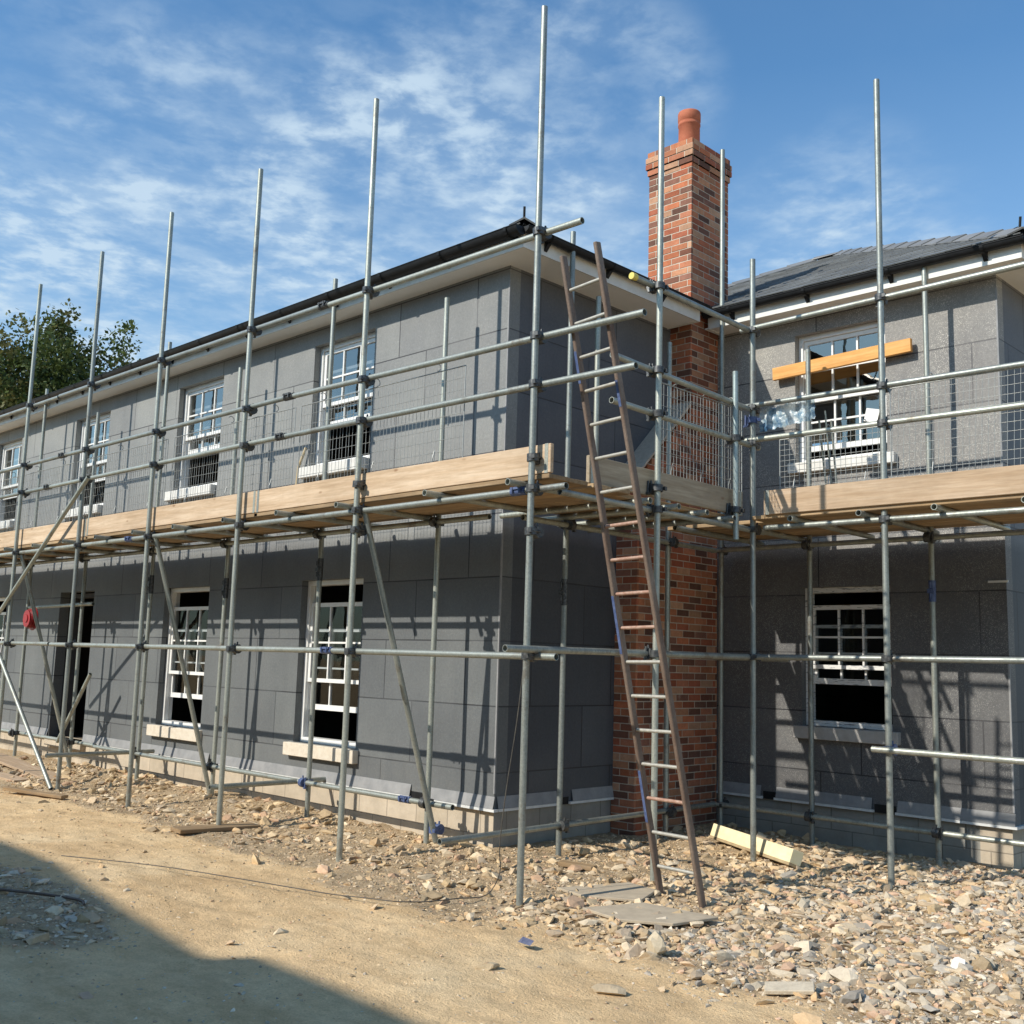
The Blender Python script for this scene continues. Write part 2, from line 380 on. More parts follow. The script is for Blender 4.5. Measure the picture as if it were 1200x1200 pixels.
PAL = [(.50, .39, .25), (.43, .34, .23), (.54, .44, .30), (.38, .32, .25), (.47, .38, .27), (.56, .48, .36), (.34, .27, .18), (.50, .37, .23), (.47, .33, .23), (.58, .50, .38), (.45, .35, .22)]
PALG = [(.42, .38, .31), (.48, .43, .35), (.38, .34, .28), (.54, .48, .38), (.46, .39, .30), (.52, .44, .33), (.31, .29, .26), (.58, .53, .45), (.50, .38, .26), (.52, .37, .27), (.44, .41, .36)]
def scatter(name, n, xr, yr, size, dens, pal, seed):
    rnd = random.Random(seed); Vs = []; Fs = []; Cs = []; b = 0; k = 0
    while k < n:
        x = rnd.uniform(*xr); y = rnd.uniform(*yr)
        if rnd.random() > dens(x, y): 
            k += .25; continue
        if inside_house(x, y): continue
        k += 1
        s = size[0] * (size[1] / size[0]) ** (rnd.random() ** 2.2)
        V, F = protos[rnd.randrange(len(protos))]
        a = rnd.uniform(0, 6.283); t = rnd.gauss(0, .6)
        R = np.array(Matrix.Rotation(a, 3, 'Z') @ Matrix.Rotation(t, 3, 'X'))
        W = (V * s * np.array([1, rnd.uniform(.45, 1), rnd.uniform(.35, .95)])) @ R.T + np.array([x, y, gh(x, y) + s * rnd.uniform(-.12, .26)])
        c = pal(x, y, rnd); j = rnd.uniform(.95, 1.3); c = (c[0]*j*1.03, c[1]*j*.985, c[2]*j*.92, 1)
        Vs.append(W); Fs.append(F + b); b += len(V); Cs.append(np.tile(c, (len(V), 1)))
    V = np.concatenate(Vs); F = np.concatenate(Fs); Cc = np.concatenate(Cs).astype(np.float32)
    me = bpy.data.meshes.new(name); me.vertices.add(len(V)); me.vertices.foreach_set('co', V.astype(np.float32).ravel())
    me.loops.add(F.size); me.loops.foreach_set('vertex_index', F.astype(np.int32).ravel())
    me.polygons.add(len(F)); me.polygons.foreach_set('loop_start', np.arange(0, F.size, 3, dtype=np.int32))
    me.polygons.foreach_set('use_smooth', np.zeros(len(F), dtype=bool)); me.update(calc_edges=True); me.validate()
    at = me.color_attributes.new('tint', 'FLOAT_COLOR', 'POINT'); at.data.foreach_set('color', Cc.ravel())
    me.materials.append(M['stone']); return link(name, me)
def inside_house(x, y):
    return (x < .06 and y > -.03) or (x < .34 and y > 1.65) or (x < 3.45 and y > 3.14)
def palf(x, y, r):
    gre = sstep(2.0, 3.2, x + noise.noise(Vector((x, y, 4))) * 1.5) * .6
    if y < -3.2: gre = .7
    return r.choice(PALG if r.random() < gre else PAL)
def dens_big(x, y): return .006 + rubble_amt(x, y) ** 1.3 * (.45 + .9 * max(0, noise.noise(Vector((x * 1.2, y * 1.2, 8))) + .25)) * (1.0 if x > 1.6 or y > -1.3 or y < -3 else .6)
def dens_right(x, y): return rubble_amt(x, y) * (.55 + .6 * max(0, noise.noise(Vector((x * 1.5, y * 1.5, 18))) + .3))
def dens_fine(x, y): return .075 + .9 * rubble_amt(x, y)
o = scatter('rubble', 13000, (-9.5, 6.0), (-4.8, 3.1), (.018, .10), dens_big, palf, 3); o['kind'] = 'stuff'; tag(o, 'loose broken stones strewn over the bare ground round the house', 'rubble')
o = scatter('rubble', 12000, (1.6, 6.0), (-2.4, 3.1), (.018, .075), dens_right, palf, 4); o['kind'] = 'stuff'; tag(o, 'dense bed of grey and tan broken stone below the right wing', 'rubble')
o = scatter('gravel', 70000, (-7.5, 5.8), (-4.8, 3.1), (.007, .022), dens_fine, palf, 5); o['kind'] = 'stuff'; tag(o, 'fine gravel and crumbs scattered over the dusty ground', 'gravel')

def big_stone(loc, s, sq, col, label, name='broken_stone', rz=0., seed=1):
    V, F = rock_proto(seed, sq[2], 2); b = MB()
    b.add([Vector(v) for v in V * s * np.array([sq[0], sq[1], 1])], [list(f) for f in F], 0, col)
    o = b.build(name, M['stone']); o.location = (loc[0], loc[1], gh(loc[0], loc[1]) + s * sq[2] * .45); o.rotation_euler = (.1, .15, rz)
    return tag(o, label, 'stone', 'larger stones lying on the ground')
big_stone((3.04, -1.62), .10, (.8, .7, .95), (.55, .47, .34), 'upright sandy block of stone standing just in front of the grey flat sheet', seed=21)
big_stone((3.30, -2.40), .075, (1.0, .8, .7), (.47, .38, .26), 'rough tan stone lying alone on the sand at bottom centre of the yard', seed=22, rz=.6)
big_stone((4.09, -1.30), .085, (1.2, .8, .75), (.60, .52, .40), 'pale angular stone at the near edge of the gravel bed', seed=23, rz=.3)
big_stone((2.62, -2.62), .055, (1.3, .8, .5), (.52, .42, .28), 'small flat tan stone on bare sand left of the other lone stones', seed=24, rz=1.0)
big_stone((4.40, -.55), .06, (1, .9, .9), (.72, .70, .66), 'small almost white stone among the grey gravel', seed=25)
b = MB(); b.box((-.13, -.055, -.012), (.13, .055, .012), 0, (.55, .48, .37)); o = b.build('stone_slab', M['stone'], bevel=.004)
o.location = (3.97, -1.70, gh(3.97, -1.70) + .035); o.rotation_euler = (.18, -.1, .5); tag(o, 'thin flat stone slab tilted on the sand beside the pale angular stone', 'stone')

# ------------------------------------------------------------------ house
house = empty('house', 'two storey house under construction in grey insulation boards with a hipped slate roof', 'house')
WH = 5.15
def wall_holes(name, y, x0, x1, z0, z1, holes, mat, depth=.15):
    """front face at y, facing -Y, real openings with reveals"""
    b = MB(); xs = sorted({x0, x1, *[h[0] for h in holes], *[h[1] for h in holes]}); zs = sorted({z0, z1, *[h[2] for h in holes], *[h[3] for h in holes]})
    def hole(a, c): return any(h[0] <= a <= h[1] and h[2] <= c <= h[3] for h in holes)
    for i in range(len(xs)-1):
        for j in range(len(zs)-1):
            a, c, d, e = xs[i], xs[i+1], zs[j], zs[j+1]
            if hole((a+c)/2, (d+e)/2): continue
            b.quad((a, y, d), (c, y, d), (c, y, e), (a, y, e))
            b.quad((c, y+depth, d), (a, y+depth, d), (a, y+depth, e), (c, y+depth, e))
    Y = y + depth
    for (a, c, d, e) in holes:
        b.quad((a, y, d), (a, y, e), (a, Y, e), (a, Y, d)); b.quad((c, y, d), (c, Y, d), (c, Y, e), (c, y, e))
        b.quad((a, y, e), (c, y, e), (c, Y, e), (a, Y, e)); b.quad((a, y, d), (a, Y, d), (c, Y, d), (c, y, d))
    b.quad((x1, y, z0), (x1, Y, z0), (x1, Y, z1), (x1, y, z1)); b.quad((x0, y, z0), (x0, y, z1), (x0, Y, z1), (x0, Y, z0))
    b.quad((x0, y, z0), (x0, Y, z0), (x1, Y, z0), (x1, y, z0))
    return b.build(name, mat, house)
XO = [(-3.20, -2.07), (-6.37, -5.22), (-9.64, -8.46), (-12.9, -11.8)]
U0, U1 = 3.43, 4.94; L0, L1 = .38, 2.18
holesA = [(a, c, U0, U1) for a, c in XO] + [(XO[0][0], XO[0][1], L0, L1), (XO[1][0], XO[1][1], L0, L1), (-9.68, -8.50, 0.0, 2.2), (-12.9, -11.8, L0, L1)]
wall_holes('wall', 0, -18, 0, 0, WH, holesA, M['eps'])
DX = (1.27, 2.30); DY = 3.17; XR = 3.42
holesD = [(DX[0], DX[1], 3.50, 4.96), (DX[0] + .05, DX[1], .75, 2.20)]
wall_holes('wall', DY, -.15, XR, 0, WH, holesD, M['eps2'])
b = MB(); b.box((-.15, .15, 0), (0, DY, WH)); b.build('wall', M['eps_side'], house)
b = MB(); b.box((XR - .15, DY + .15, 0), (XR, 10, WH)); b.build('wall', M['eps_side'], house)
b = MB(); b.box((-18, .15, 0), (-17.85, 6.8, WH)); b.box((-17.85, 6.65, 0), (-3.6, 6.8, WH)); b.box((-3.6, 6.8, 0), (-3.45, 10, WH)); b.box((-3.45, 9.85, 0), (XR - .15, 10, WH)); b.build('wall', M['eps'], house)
# inside: floors, partitions
b = MB(); b.box((-17.8, .16, -.08), (-.16, 6.6, -.02)); b.box((-3.4, 3.33, -.08), (XR - .16, 9.8, -.02))
b.box((-17.8, .16, 2.42), (-.16, 6.6, 2.70)); b.box((-.15, 3.33, 2.42), (XR - .16, 9.8, 2.70)); b.build('floor', M['floor_in'], house)
b = MB(); b.box((-17.8, 3.6, 0), (-.4, 3.7, 5.1)); b.box((0.1, 6.5, 0), (XR - .16, 6.6, 5.1))
for x in (-4.3, -7.5, -10.8): b.box((x, .2, 0), (x + .1, 3.6, 5.1))
b.build('partition', M['dark'], house)
b = MB(); b.box((-17.9, .1, 5.08), (-.1, 6.7, 5.13)); b.box((-.1, 3.27, 5.08), (3.3, 9.8, 5.13)); b.build('ceiling', M['floor_in'], house)
# plinth + base rail + skirt
def strip(nm, mat, prj, z0, z1, thick=.03, gaps=()):
    b = MB()
    segs = []; x = -18
    for g0, g1 in sorted(gaps): segs.append((x, g0)); x = g1
    segs.append((x, prj))
    for a, c in segs: b.box((a, -prj, z0), (c, -prj + thick, z1))
    return b, segs
b = MB(); b.box((-18, .028, -.7), (-.03, .2, -.022)); b.build('plinth', M['plinth'], house)
b = MB(); b.box((-.2, .03, -.7), (-.028, 3.3, -.022)); b.box((-.027, 3.198, -.7), (3.1, 3.4, -.022)); b.build('plinth', M['plinth2'], house)
b = MB(); b.box((3.1, 3.196, -.7), (XR - .03, 3.4, -.022)); b.box((XR - .2, 3.4, -.7), (XR - .028, 9, -.022)); b.build('plinth', M['plinth'], house)
def run(nm, mat, boxes):
    for p, q in boxes:
        b = MB(); b.box(p, q); b.build(nm, mat, house)
run('base_rail', M['rail'], [((a, -.03, -.02), (c, .03, .004)) for a, c in ((-18, -9.68), (-8.5, -6.9), (-6.8, -4.95), (-4.85, -1.15), (-.98, .03))]
    + [((.0, a, -.02), (.03, c, .004)) for a, c in ((.035, .86), (1.02, 1.69))] + [((a, DY - .03, -.02), (c, DY, .004)) for a, c in ((.29, .86), (1.0, 2.10), (2.32, XR + .03))] + [((XR, DY + .002, -.02), (XR + .03, 9, .004))])
def skirt(P):
    b = MB(); b.add(P, [(0, 1, 2, 3)]); b.build('flashing', M['skirt'], house)
for a, c in ((-18, -9.7), (-8.46, -6.9), (-6.78, -4.95), (-4.83, -1.15), (-.95, .012)): skirt([(a, -.028, .006), (c, -.028, .006), (c, -.006, .115), (a, -.006, .115)])
for a, c in ((.03, .84), (1.06, 1.69)): skirt([(.028, a, .006), (.028, c, .006), (.006, c, .115), (.006, a, .115)])
for a, c in ((.29, .84), (1.02, 2.08), (2.34, XR + .012)): skirt([(a, DY-.028, .006), (c, DY-.028, .006), (c, DY-.006, .115), (a, DY-.006, .115)])
run('vent_opening', M['gutter'], [((a, -.004, -.02), (c, .05, .05)) for a, c in ((-6.9, -6.8), (-4.95, -4.85), (-1.15, -.98))] + [((.86, DY - .004, -.02), (1.02, DY + .05, .06)), ((2.10, DY - .004, -.02), (2.32, DY + .05, .06)), ((-.05, .86, -.02), (.004, 1.02, .05))])
for (x, y, z0, z1) in ((0, 0, 4.99 - 4.85, 5.0), (XR, DY, .12, 1.5), (XR, DY, 2.9, 5.02)):
    b = MB(); b.box((x - .012, y - .004, z0), (x + .004, y + .012, z1)); b.build('corner_bead', M['skirt'], house)
b = MB()
for z in (2.2, 2.25): pass
b.box((XR - .16, DY - .02, 2.19), (XR + .02, DY - .005, 2.21)); b.build('bracket', M['rail'], house)
# doorway
b = MB(); b.box((-9.66, .15, 0), (-9.60, .3, 2.18)); b.box((-8.56, .15, 0), (-8.50, .3, 2.18)); b.box((-9.66, .15, 2.12), (-8.5, .3, 2.18)); b.build('door_lining', M['door_dark'], house)
b = MB(); b.box((-9.7, -.05, -.12), (-8.45, .25, -.005)); b.build('door_step', M['plinth'], house)
# windows
def window(xa, xb, z0, z1, y, top, meet, lowtop, lowbot, mat_f, wide=1.05, sill_x=None, sill_z=None, sillm=None, stuff=False):
    """sash window: fractions measured from the top of the opening"""
    H = z1 - z0; x1 = xb + .02; x0 = xa + .0
    b = MB(); fw = .05; Y0, Y1 = y + .085, y + .20
    b.box((x0, Y0, z0), (x0 + fw, Y1, z1)); b.box((x1 - fw, Y0, z0), (x1, Y1, z1)); b.box((x0 + fw, Y0, z1 - .055), (x1 - fw, Y1, z1)); b.box((x0 + fw, Y0 - .02, z0), (x1 - fw, Y1, z0 + .055))
    b.box((x0 + fw, Y0 + .05, z0 + .055), (x0 + fw + .012, Y0 + .06, z1 - .055)); b.box((x1 - fw - .012, Y0 + .05, z0 + .055), (x1 - fw, Y0 + .06, z1 - .055))
    w = b.build('window', mat_f, house, bevel=.003)
    def sash(zt, zb, yy, botrail, toprail):
        s = MB(); a, c = x0 + fw + .006, x1 - fw - .006; st = .042; bar = .020
        s.box((a, yy, zb), (a + st, yy + .038, zt)); s.box((c - st, yy, zb), (c, yy + .038, zt))
        s.box((a + st, yy, zt - toprail), (c - st, yy + .038, zt)); s.box((a + st, yy, zb), (c - st, yy + .038, zb + botrail))
        ia, ic, ib, it = a + st, c - st, zb + botrail, zt - toprail
        for k in (1, 2):
            xm = ia + (ic - ia) * k / 3; s.box((xm - bar/2, yy + .004, ib), (xm + bar/2, yy + .034, it))
        zm = (ib + it) / 2
        for k in range(3):
            xa_ = ia + (ic - ia) * k / 3 + (bar/2 if k else 0); xb_ = ia + (ic - ia) * (k+1) / 3 - (bar/2 if k < 2 else 0)
            s.box((xa_, yy + .005, zm - bar/2), (xb_, yy + .033, zm + bar/2))
        s.build('sash', mat_f, w)
        p = MB(); p.quad((ia, yy + .019, ib), (ic, yy + .019, ib), (ic, yy + .019, it), (ia, yy + .019, it)); p.build('pane', M['glass'] if z0 > 3 else M['glass_dark'], w)
    sash(z1 - H * lowtop, z1 - H * lowbot, Y0 + .065, .06, .035)
    sash(z1 - max(H * top, .058), z1 - H * meet, Y0 + .022, .042, .045)
    if sill_x:
        s = MB(); s.box((sill_x[0], y - .075, sill_z[0]), (sill_x[1], y + .084, sill_z[1])); s.build('sill', sillm, w, bevel=.005)
    return w
for k, (a, c) in enumerate(XO):
    window(a, c, U0 + .05, U1, 0, .04, [.50, .50, .52, .55][k], .2, [.66, .63, .70, .68][k], M['white'], sill_x=(a - .10, c - .03), sill_z=(3.36, 3.485), sillm=M['fascia'])
for k in (0, 1, 3):
    a, c = XO[k]
    window(a, c, L0, L1, 0, .14, .63, .30, .80, M['white'], sill_x=(a - .09, c + .05), sill_z=(.235, .375), sillm=M['sill'])
window(DX[0], DX[1], 3.52, 4.96, DY, .04, .52, .46, .89, M['white'], sill_x=(DX[0] - .06, DX[1] + .1), sill_z=(3.42, 3.53), sillm=M['fascia'])
window(DX[0] + .05, DX[1], .77, 2.20, DY, .13, .59, .27, .70, M['film'], sill_x=(DX[0] - .01, DX[1] + .08), sill_z=(.64, .765), sillm=M['sill_grey'])
# soffits, fascias, gutters
SA, SBx, SD, SR = .26, .42, .30, .33
b = MB(); b.box((-18.4, -SA, 5.15), (SBx, -.0, 5.165)); b.box((0, 0, 5.15), (SBx, 2.55, 5.165)); b.build('soffit', M['soffit'], house)
b = MB(); b.box((.30, DY - SD, 5.15), (XR + SR, DY, 5.165)); b.box((XR, DY, 5.15), (XR + SR, 10.3, 5.165)); b.build('soffit', M['soffit'], house)
b = MB(); b.box((-18.4, -SA - .018, 5.14), (SBx + .018, -SA, 5.30)); b.box((SBx, -SA, 5.14), (SBx + .018, 2.57, 5.30)); b.build('fascia', M['fascia'], house)
b = MB(); b.box((.36, DY - SD - .018, 5.14), (XR + SR + .018, DY - SD, 5.32)); b.box((XR + SR, DY - SD, 5.14), (XR + SR + .018, 10.3, 5.32)); b.build('fascia', M['fascia'], house)
# return of the eaves at the chimney
run('fascia', M['fascia'], [((.34, DY - SD, 5.14), (.36, DY, 5.30)), ((0.0, 2.552, 5.14), (SBx, 2.57, 5.30))])
def gutter(pts, nrm, r=.056, z=5.305):
    """half round channel along a straight run; nrm = outward unit"""
    b = MB(); (x0, y0), (x1, y1) = pts
    c0 = Vector((x0, y0, z)) + Vector((*nrm, 0)) * (r + .004); c1 = Vector((x1, y1, z)) + Vector((*nrm, 0)) * (r + .004)
    n = 9; prof = [Vector((nrm[0] * math.cos(t), nrm[1] * math.cos(t), -math.sin(t))) * r for t in [math.pi * i / (n-1) for i in range(n)]]
    vs = [c0 + p for p in prof] + [c1 + p for p in prof]
    b.add(vs, [(i, i+1, i+1+n, i+n) for i in range(n-1)], 0, smooth=True)
    vs2 = [c0 + p * .93 for p in prof] + [c1 + p * .93 for p in prof]; b.add(vs2, [(i+n, i+1+n, i+1, i) for i in range(n-1)], 0, smooth=True)
    b.add([c0 + p for p in prof], [list(range(n))]); b.add([c1 + p for p in prof], [list(reversed(range(n)))])
    L = (c1 - c0).length; d = (c1 - c0) / L; k = .35
    rim = Vector((*nrm, 0)) * r; b.tube(c0 + rim, c1 + rim, .006, 6, hollow=False)
    while k < L:
        c = c0 + d * k; s = d * .016
        for t0, t1 in ((1.0, 1.18),):
            vs = [c - s + p * t1 for p in prof] + [c + s + p * t1 for p in prof]; b.add(vs, [(i, i+1, i+1+n, i+n) for i in range(n-1)])
        q = c - Vector((*nrm, 0)) * r; M4 = Matrix.Translation(q) @ Matrix.Rotation(math.atan2(nrm[1], nrm[0]), 4, 'Z')
        b.add([M4 @ Vector(p) for p in ((0,-.02,-.02),(0,.02,-.02),(0,.02,-.125),(0,-.02,-.125),(.07,-.02,-.045),(.07,.02,-.045))], [(0,3,2,1),(3,4,5,2),(0,4,3),(1,2,5)])
        k += .92
    return b.build('gutter', M['gutter'], house)
gutter(((-18.4, -SA - .018), (SBx + .07, -SA - .018)), (0, -1), .078, 5.300); gutter(((SBx + .018, -SA - .07), (SBx + .018, 2.6)), (1, 0))
gutter(((.34, DY - SD - .018), (XR + SR + .07, DY - SD - .018)), (0, -1)); gutter(((XR + SR + .018, DY - SD - .07), (XR + SR + .018, 10.3)), (1, 0))
# roofs: individual slate courses
def roof(x0, x1, y0, y1, z, pitch, courses=True):
    hw = (y1 - y0) / 2; zr = z + pitch * hw; ym = (y0 + y1) / 2; b = MB(); rnd = random.Random(int(x0 * 10))
    A, B_, C_, D_ = (x0, y0, z), (x1, y0, z), (x1, y1, z), (x0, y1, z); E, F = (x0 + hw, ym, zr), (x1 - hw, ym, zr)
    base = (.155, .16, .158)
    b.add([A, B_, C_, D_, E, F], [(1, 2, 5), (2, 3, 4, 5), (3, 0, 4), (0, 1, 5, 4)], 0, base)
    b.add([A, B_, C_, D_], [(3, 2, 1, 0)], 0, base)
    # slates on the south plane and the east hip plane: each course is a thin wedge row
    g = .2; sl = math.sqrt(1 + pitch * pitch); n = int(hw * sl / g)
    nv = Vector((0, -pitch, 1)).normalized()
    for k in range(n):
        t0 = k * g / sl - (.05 if k == 0 else 0); t1 = (k + 1) * g / sl + .04
        xa, xb = x0 + max(t0, 0) - .0, x1 - max(t0, 0)
        xa2, xb2 = x0 + t1, x1 - t1
        x = xa + (.125 if k % 2 else 0) 
        while x < xb:
            w = .25; e = min(x + w - .004, xb)
            if e - x > .02:
                lift = .014 + rnd.random() * .004; xe2 = min(e, max(xb2, x + .01)); xs2 = max(x, min(xa2, e - .01)); xs2 = x if x > xa2 else min(xa2, e)
                j = rnd.uniform(.8, 1.25); c = (base[0]*j, base[1]*j, base[2]*j)
                p = [Vector((x, y0 + t0, z + pitch * t0)) + nv * lift, Vector((e, y0 + t0, z + pitch * t0)) + nv * lift, Vector((max(xe2, xs2), y0 + t1, z + pitch * t1)) + nv * .004, Vector((xs2, y0 + t1, z + pitch * t1)) + nv * .004]
                lo = [p[0] - nv * .012, p[1] - nv * .012]
                b.add(p + lo, [(0, 1, 2, 3), (4, 5, 1, 0)], 0, c)
            x += w
    r = b.build('roof', M['slate'], house)
    # hip and ridge tiles
    def cap(p, q):
        h = MB(); p = Vector(p); q = Vector(q); L = (q - p).length; d = (q - p) / L; side = d.cross(Vector((0, 0, 1))).normalized(); up = side.cross(d); s = 0; tl = .42
        while s < L:
            e = min(s + tl + .03, L + .03); a, c = p + d * s, p + d * e; l1, l2 = .030, .016
            j = rnd.uniform(.85, 1.2); col = (.19*j, .19*j, .185*j)
            vs = []
            for cc, l in ((a, l1), (c, l2)):
                vs += [cc + side * .14 - up * .045 + up * l, cc + up * (.03 + l), cc - side * .14 - up * .045 + up * l]
            vs += [v - up * .018 for v in vs[:3]]
            h.add(vs, [(0, 1, 4, 3), (1, 2, 5, 4), (0, 6, 7, 1), (1, 7, 8, 2), (6, 0, 3), (2, 8, 5)], 0, col); s += tl
        return h
    for p, q in ((B_, F), (C_, F), (E, F), (A, E)):
        cap(p, q).build('hip_tile', M['slate'], r)
    return r
roof(-18.45, SBx + .04, -SA - .04, 7.06, 5.355, .5)
roof(-3.9, XR + SR + .04, DY - SD - .04, DY - SD - .04 + 7.3, 5.36, .5)
for (x, y) in ((SBx, -SA), (XR + SR, DY - SD)):     # black hip end bonnet and iron
    b = MB(); z = 5.36; b.add([(x - .30, y + .05, z), (x + .05, y - .05, z - .02), (x - .05, y + .30, z), (x - .28, y + .28, z + .17), (x - .02, y + .02, z + .10)], [(0, 1, 4), (1, 2, 4), (0, 4, 3), (4, 2, 3)])
    b.path([(x + .0, y - .0, z + .02), (x + .02, y - .02, z + .17)], .012, 6); b.build('hip_end', M['gutter'], house)

# chimney -----------------------------------------------------------
BC = [(.43, .145, .072), (.37, .115, .06), (.46, .18, .095), (.32, .10, .058), (.45, .225, .13), (.19, .08, .055), (.11, .062, .05), (.40, .16, .095), (.47, .28, .18), (.24, .12, .09), (.40, .16, .09), (.16, .08, .06)]
def brick_stack(b, core, x0, x1, y0, y1, z0, z1, rnd, pat=0, dark=1.0):
    L, D, Hh, J = .215, .1025, .065, .010; z = z0; k = pat
    core.box((x0 + .0035, y0 + .0035, z0), (x1 - .0035, y1 - .0035, z1 - .002))
    while z < z1 - .03:
        h = min(Hh, z1 - z); off = (k % 2) * (L + J) / 2
        def run(a, c):
            out = []; s = a; first = True
            while s < c - .015:
                l = off - J if (first and off) else L; first = False
                e = min(s + l, c)
                if c - e < .04: e = c
                out.append((s, e)); s = e + J
            return out
        for (s, e) in run(x0, x1):
            for yy, sg in ((y0, 1), (y1, -1)):
                jx = rnd.uniform(-.0018, .0018); c = rnd.choice(BC); j = rnd.uniform(.8, 1.2) * dark
                a, d = (yy + jx, yy + .03) if sg > 0 else (yy - .03, yy + jx)
                b.box((s, a, z), (e, d, z + h), 0, (c[0]*j, c[1]*j, c[2]*j))
        off = ((k + 1) % 2) * (L + J) / 2
        for (s, e) in run(y0 + .032, y1 - .032):
            for xx, sg in ((x1, -1), (x0, 1)):
                jx = rnd.uniform(-.0018, .0018); c = rnd.choice(BC); j = rnd.uniform(.8, 1.2) * dark
                a, d = (xx - .03, xx + jx) if sg < 0 else (xx + jx, xx + .03)
                b.box((a, s, z), (d, e, z + h), 0, (c[0]*j, c[1]*j, c[2]*j))
        z += Hh + J; k += 1
BC = [tuple(.88 * v + .12 * m_ for v, m_ in zip(c, (.42, .165, .08))) for c in BC]
rnd = random.Random(11)
b = MB(); core = MB()
CX0, CX1, CY0, CY1 = -.33, .28, 2.62, 3.375
brick_stack(b, core, -.02, .28, 1.70, 3.165, -.45, 3.30, rnd)                    # breast
zz = 3.30; yy = 1.70; k = 0
while yy < CY0 - .01:                                                             # raked shoulder
    yn = min(yy + .0775, CY0); brick_stack(b, core, -.02, .28, yn, 3.165, zz, zz + .075, rnd, k, ); yy = yn; zz += .075; k += 1
ztop_sh = zz
brick_stack(b, core, -.02, .28, CY0, 3.165, zz, 5.10, rnd)
brick_stack(b, core, CX0, CX1, CY0, CY1, 5.10, 7.10, rnd)
brick_stack(b, core, CX0 - .016, CX1 + .016, CY0 - .016, CY1 + .016, 7.10, 7.17, rnd, 0)
brick_stack(b, core, CX0 - .032, CX1 + .032, CY0 - .032, CY1 + .032, 7.175, 7.245, rnd, 1)
brick_stack(b, core, CX0 - .032, CX1 + .032, CY0 - .032, CY1 + .032, 7.25, 7.32, rnd, 0)
brick_stack(b, core, CX0 - .015, CX1 + .015, CY0 - .015, CY1 + .015, 7.325, 7.39, rnd, 1)
chim = b.build('chimney', M['brick'], house, bevel=.0025)
core.build('mortar', M['mortar'], chim)
b = MB(); b.add([(-.01, 1.66, 3.30), (.295, 1.66, 3.30), (.295, CY0, ztop_sh + .06), (-.01, CY0, ztop_sh + .06), (-.01, 1.66, 3.27), (.295, 1.66, 3.27), (.295, CY0, ztop_sh + .02), (-.01, CY0, ztop_sh + .02)],
      [(0, 1, 2, 3), (0, 4, 5, 1), (1, 5, 6, 2)]); b.build('shoulder', M['mortar'], chim)
b = MB(); cx, cy = (CX0 + CX1)/2 - .0, (CY0 + CY1)/2; prof = [(.162, 7.39), (.150, 7.44), (.148, 7.82), (.156, 7.826), (.156, 7.85), (.150, 7.856), (.150, 7.885), (.158, 7.892), (.159, 8.00), (.152, 8.02), (.135, 8.02), (.128, 7.7)]
prof = [(r * .86, 7.39 + (z - 7.39) * .88) for r, z in prof]; n = 28; vs = [(cx + r * math.cos(2*math.pi*i/n), cy + r * math.sin(2*math.pi*i/n), z) for r, z in prof for i in range(n)]
b.add(vs, [(j*n+i, j*n+(i+1) % n, (j+1)*n+(i+1) % n, (j+1)*n+i) for j in range(len(prof)-1) for i in range(n)], 0, smooth=True); b.build('chimney_pot', M['pot'], chim)
b = MB(); b.add([(CX0, CY0, 7.39), (CX1, CY0, 7.39), (CX1, CY1, 7.39), (CX0, CY1, 7.39), (cx-.15, cy-.15, 7.45), (cx+.15, cy-.15, 7.45), (cx+.15, cy+.15, 7.45), (cx-.15, cy+.15, 7.45)], [(0,1,5,4),(1,2,6,5),(2,3,7,6),(3,0,4,7)]); b.build('flaunching', M['mortar'], chim)

# ------------------------------------------------------------------ scaffold
scaf = empty('scaffold', 'galvanised steel tube scaffold with couplers wrapped round both wings of the house', 'scaffold', (0, 0, 0))
TR = .0265
def tubeobj(name, p, q, mat='steel', r=TR):
    b = MB(); b.tube(p, q, r); return b.build(name, M[mat], scaf)
def lean(x, y, a=.004): return (x + random.uniform(-a, a), y + random.uniform(-a, a))
OUT = [(1.60, 6.53, -.42), (-.54, 6.53, -.42), (-2.48, 6.44, -.42), (-4.40, 6.50, -.40), (-6.24, 6.48, -.40), (-8.20, 6.49, -.38), (-10.15, 6.45, -.38), (-12.1, 6.5, -.38)]
INN = [(-.53, 4.85), (-2.42, 5.49), (-4.30, 4.80), (-6.15, 5.48), (-8.15, 4.79), (-10.11, 5.46), (-12.1, 4.9)]
YO, YI = -1.30, -.32
for i, (x, zt, zb) in enumerate(OUT):
    b_ = lean(x, YO, .012); tubeobj('standard', (b_[0], b_[1], gh(x, YO) - .06), (*lean(x, YO, .01), zt))
for x, zt in INN:
    tubeobj('standard', (*lean(x, YI, .015), gh(x, YI) - .06), (*lean(x, YI, .01), zt))
BST = [((1.75, .06), 6.27, None), ((1.72, 1.58), 5.25, None), ((3.02, 1.55), 6.60, None), ((.50, .33), 5.46, None), ((.50, .74), 4.92, 2.72), ((.50, 1.93), 4.74, None), ((.55, 2.83), 7.23, None),
       ((1.60, 2.85), 4.67, None), ((2.87, 2.83), 5.35, None), ((1.75, 1.25), 4.06, 2.49), ((4.6, 1.5), 6.5, None), ((4.55, 2.85), 5.0, None)]
for (x, y), zt, zb in BST:
    tubeobj('standard', (x, y, zb if zb is not None else gh(x, y) - .06), (*lean(x, y, .008), zt), 'steel_blue' if zb == 2.49 else 'steel')
yl = YO + .05
L = []   # ledgers and rails: (name, p, q, mat)
def led(name, p, q, mat='steel'): L.append((p, q)); return tubeobj(name, p, q, mat)
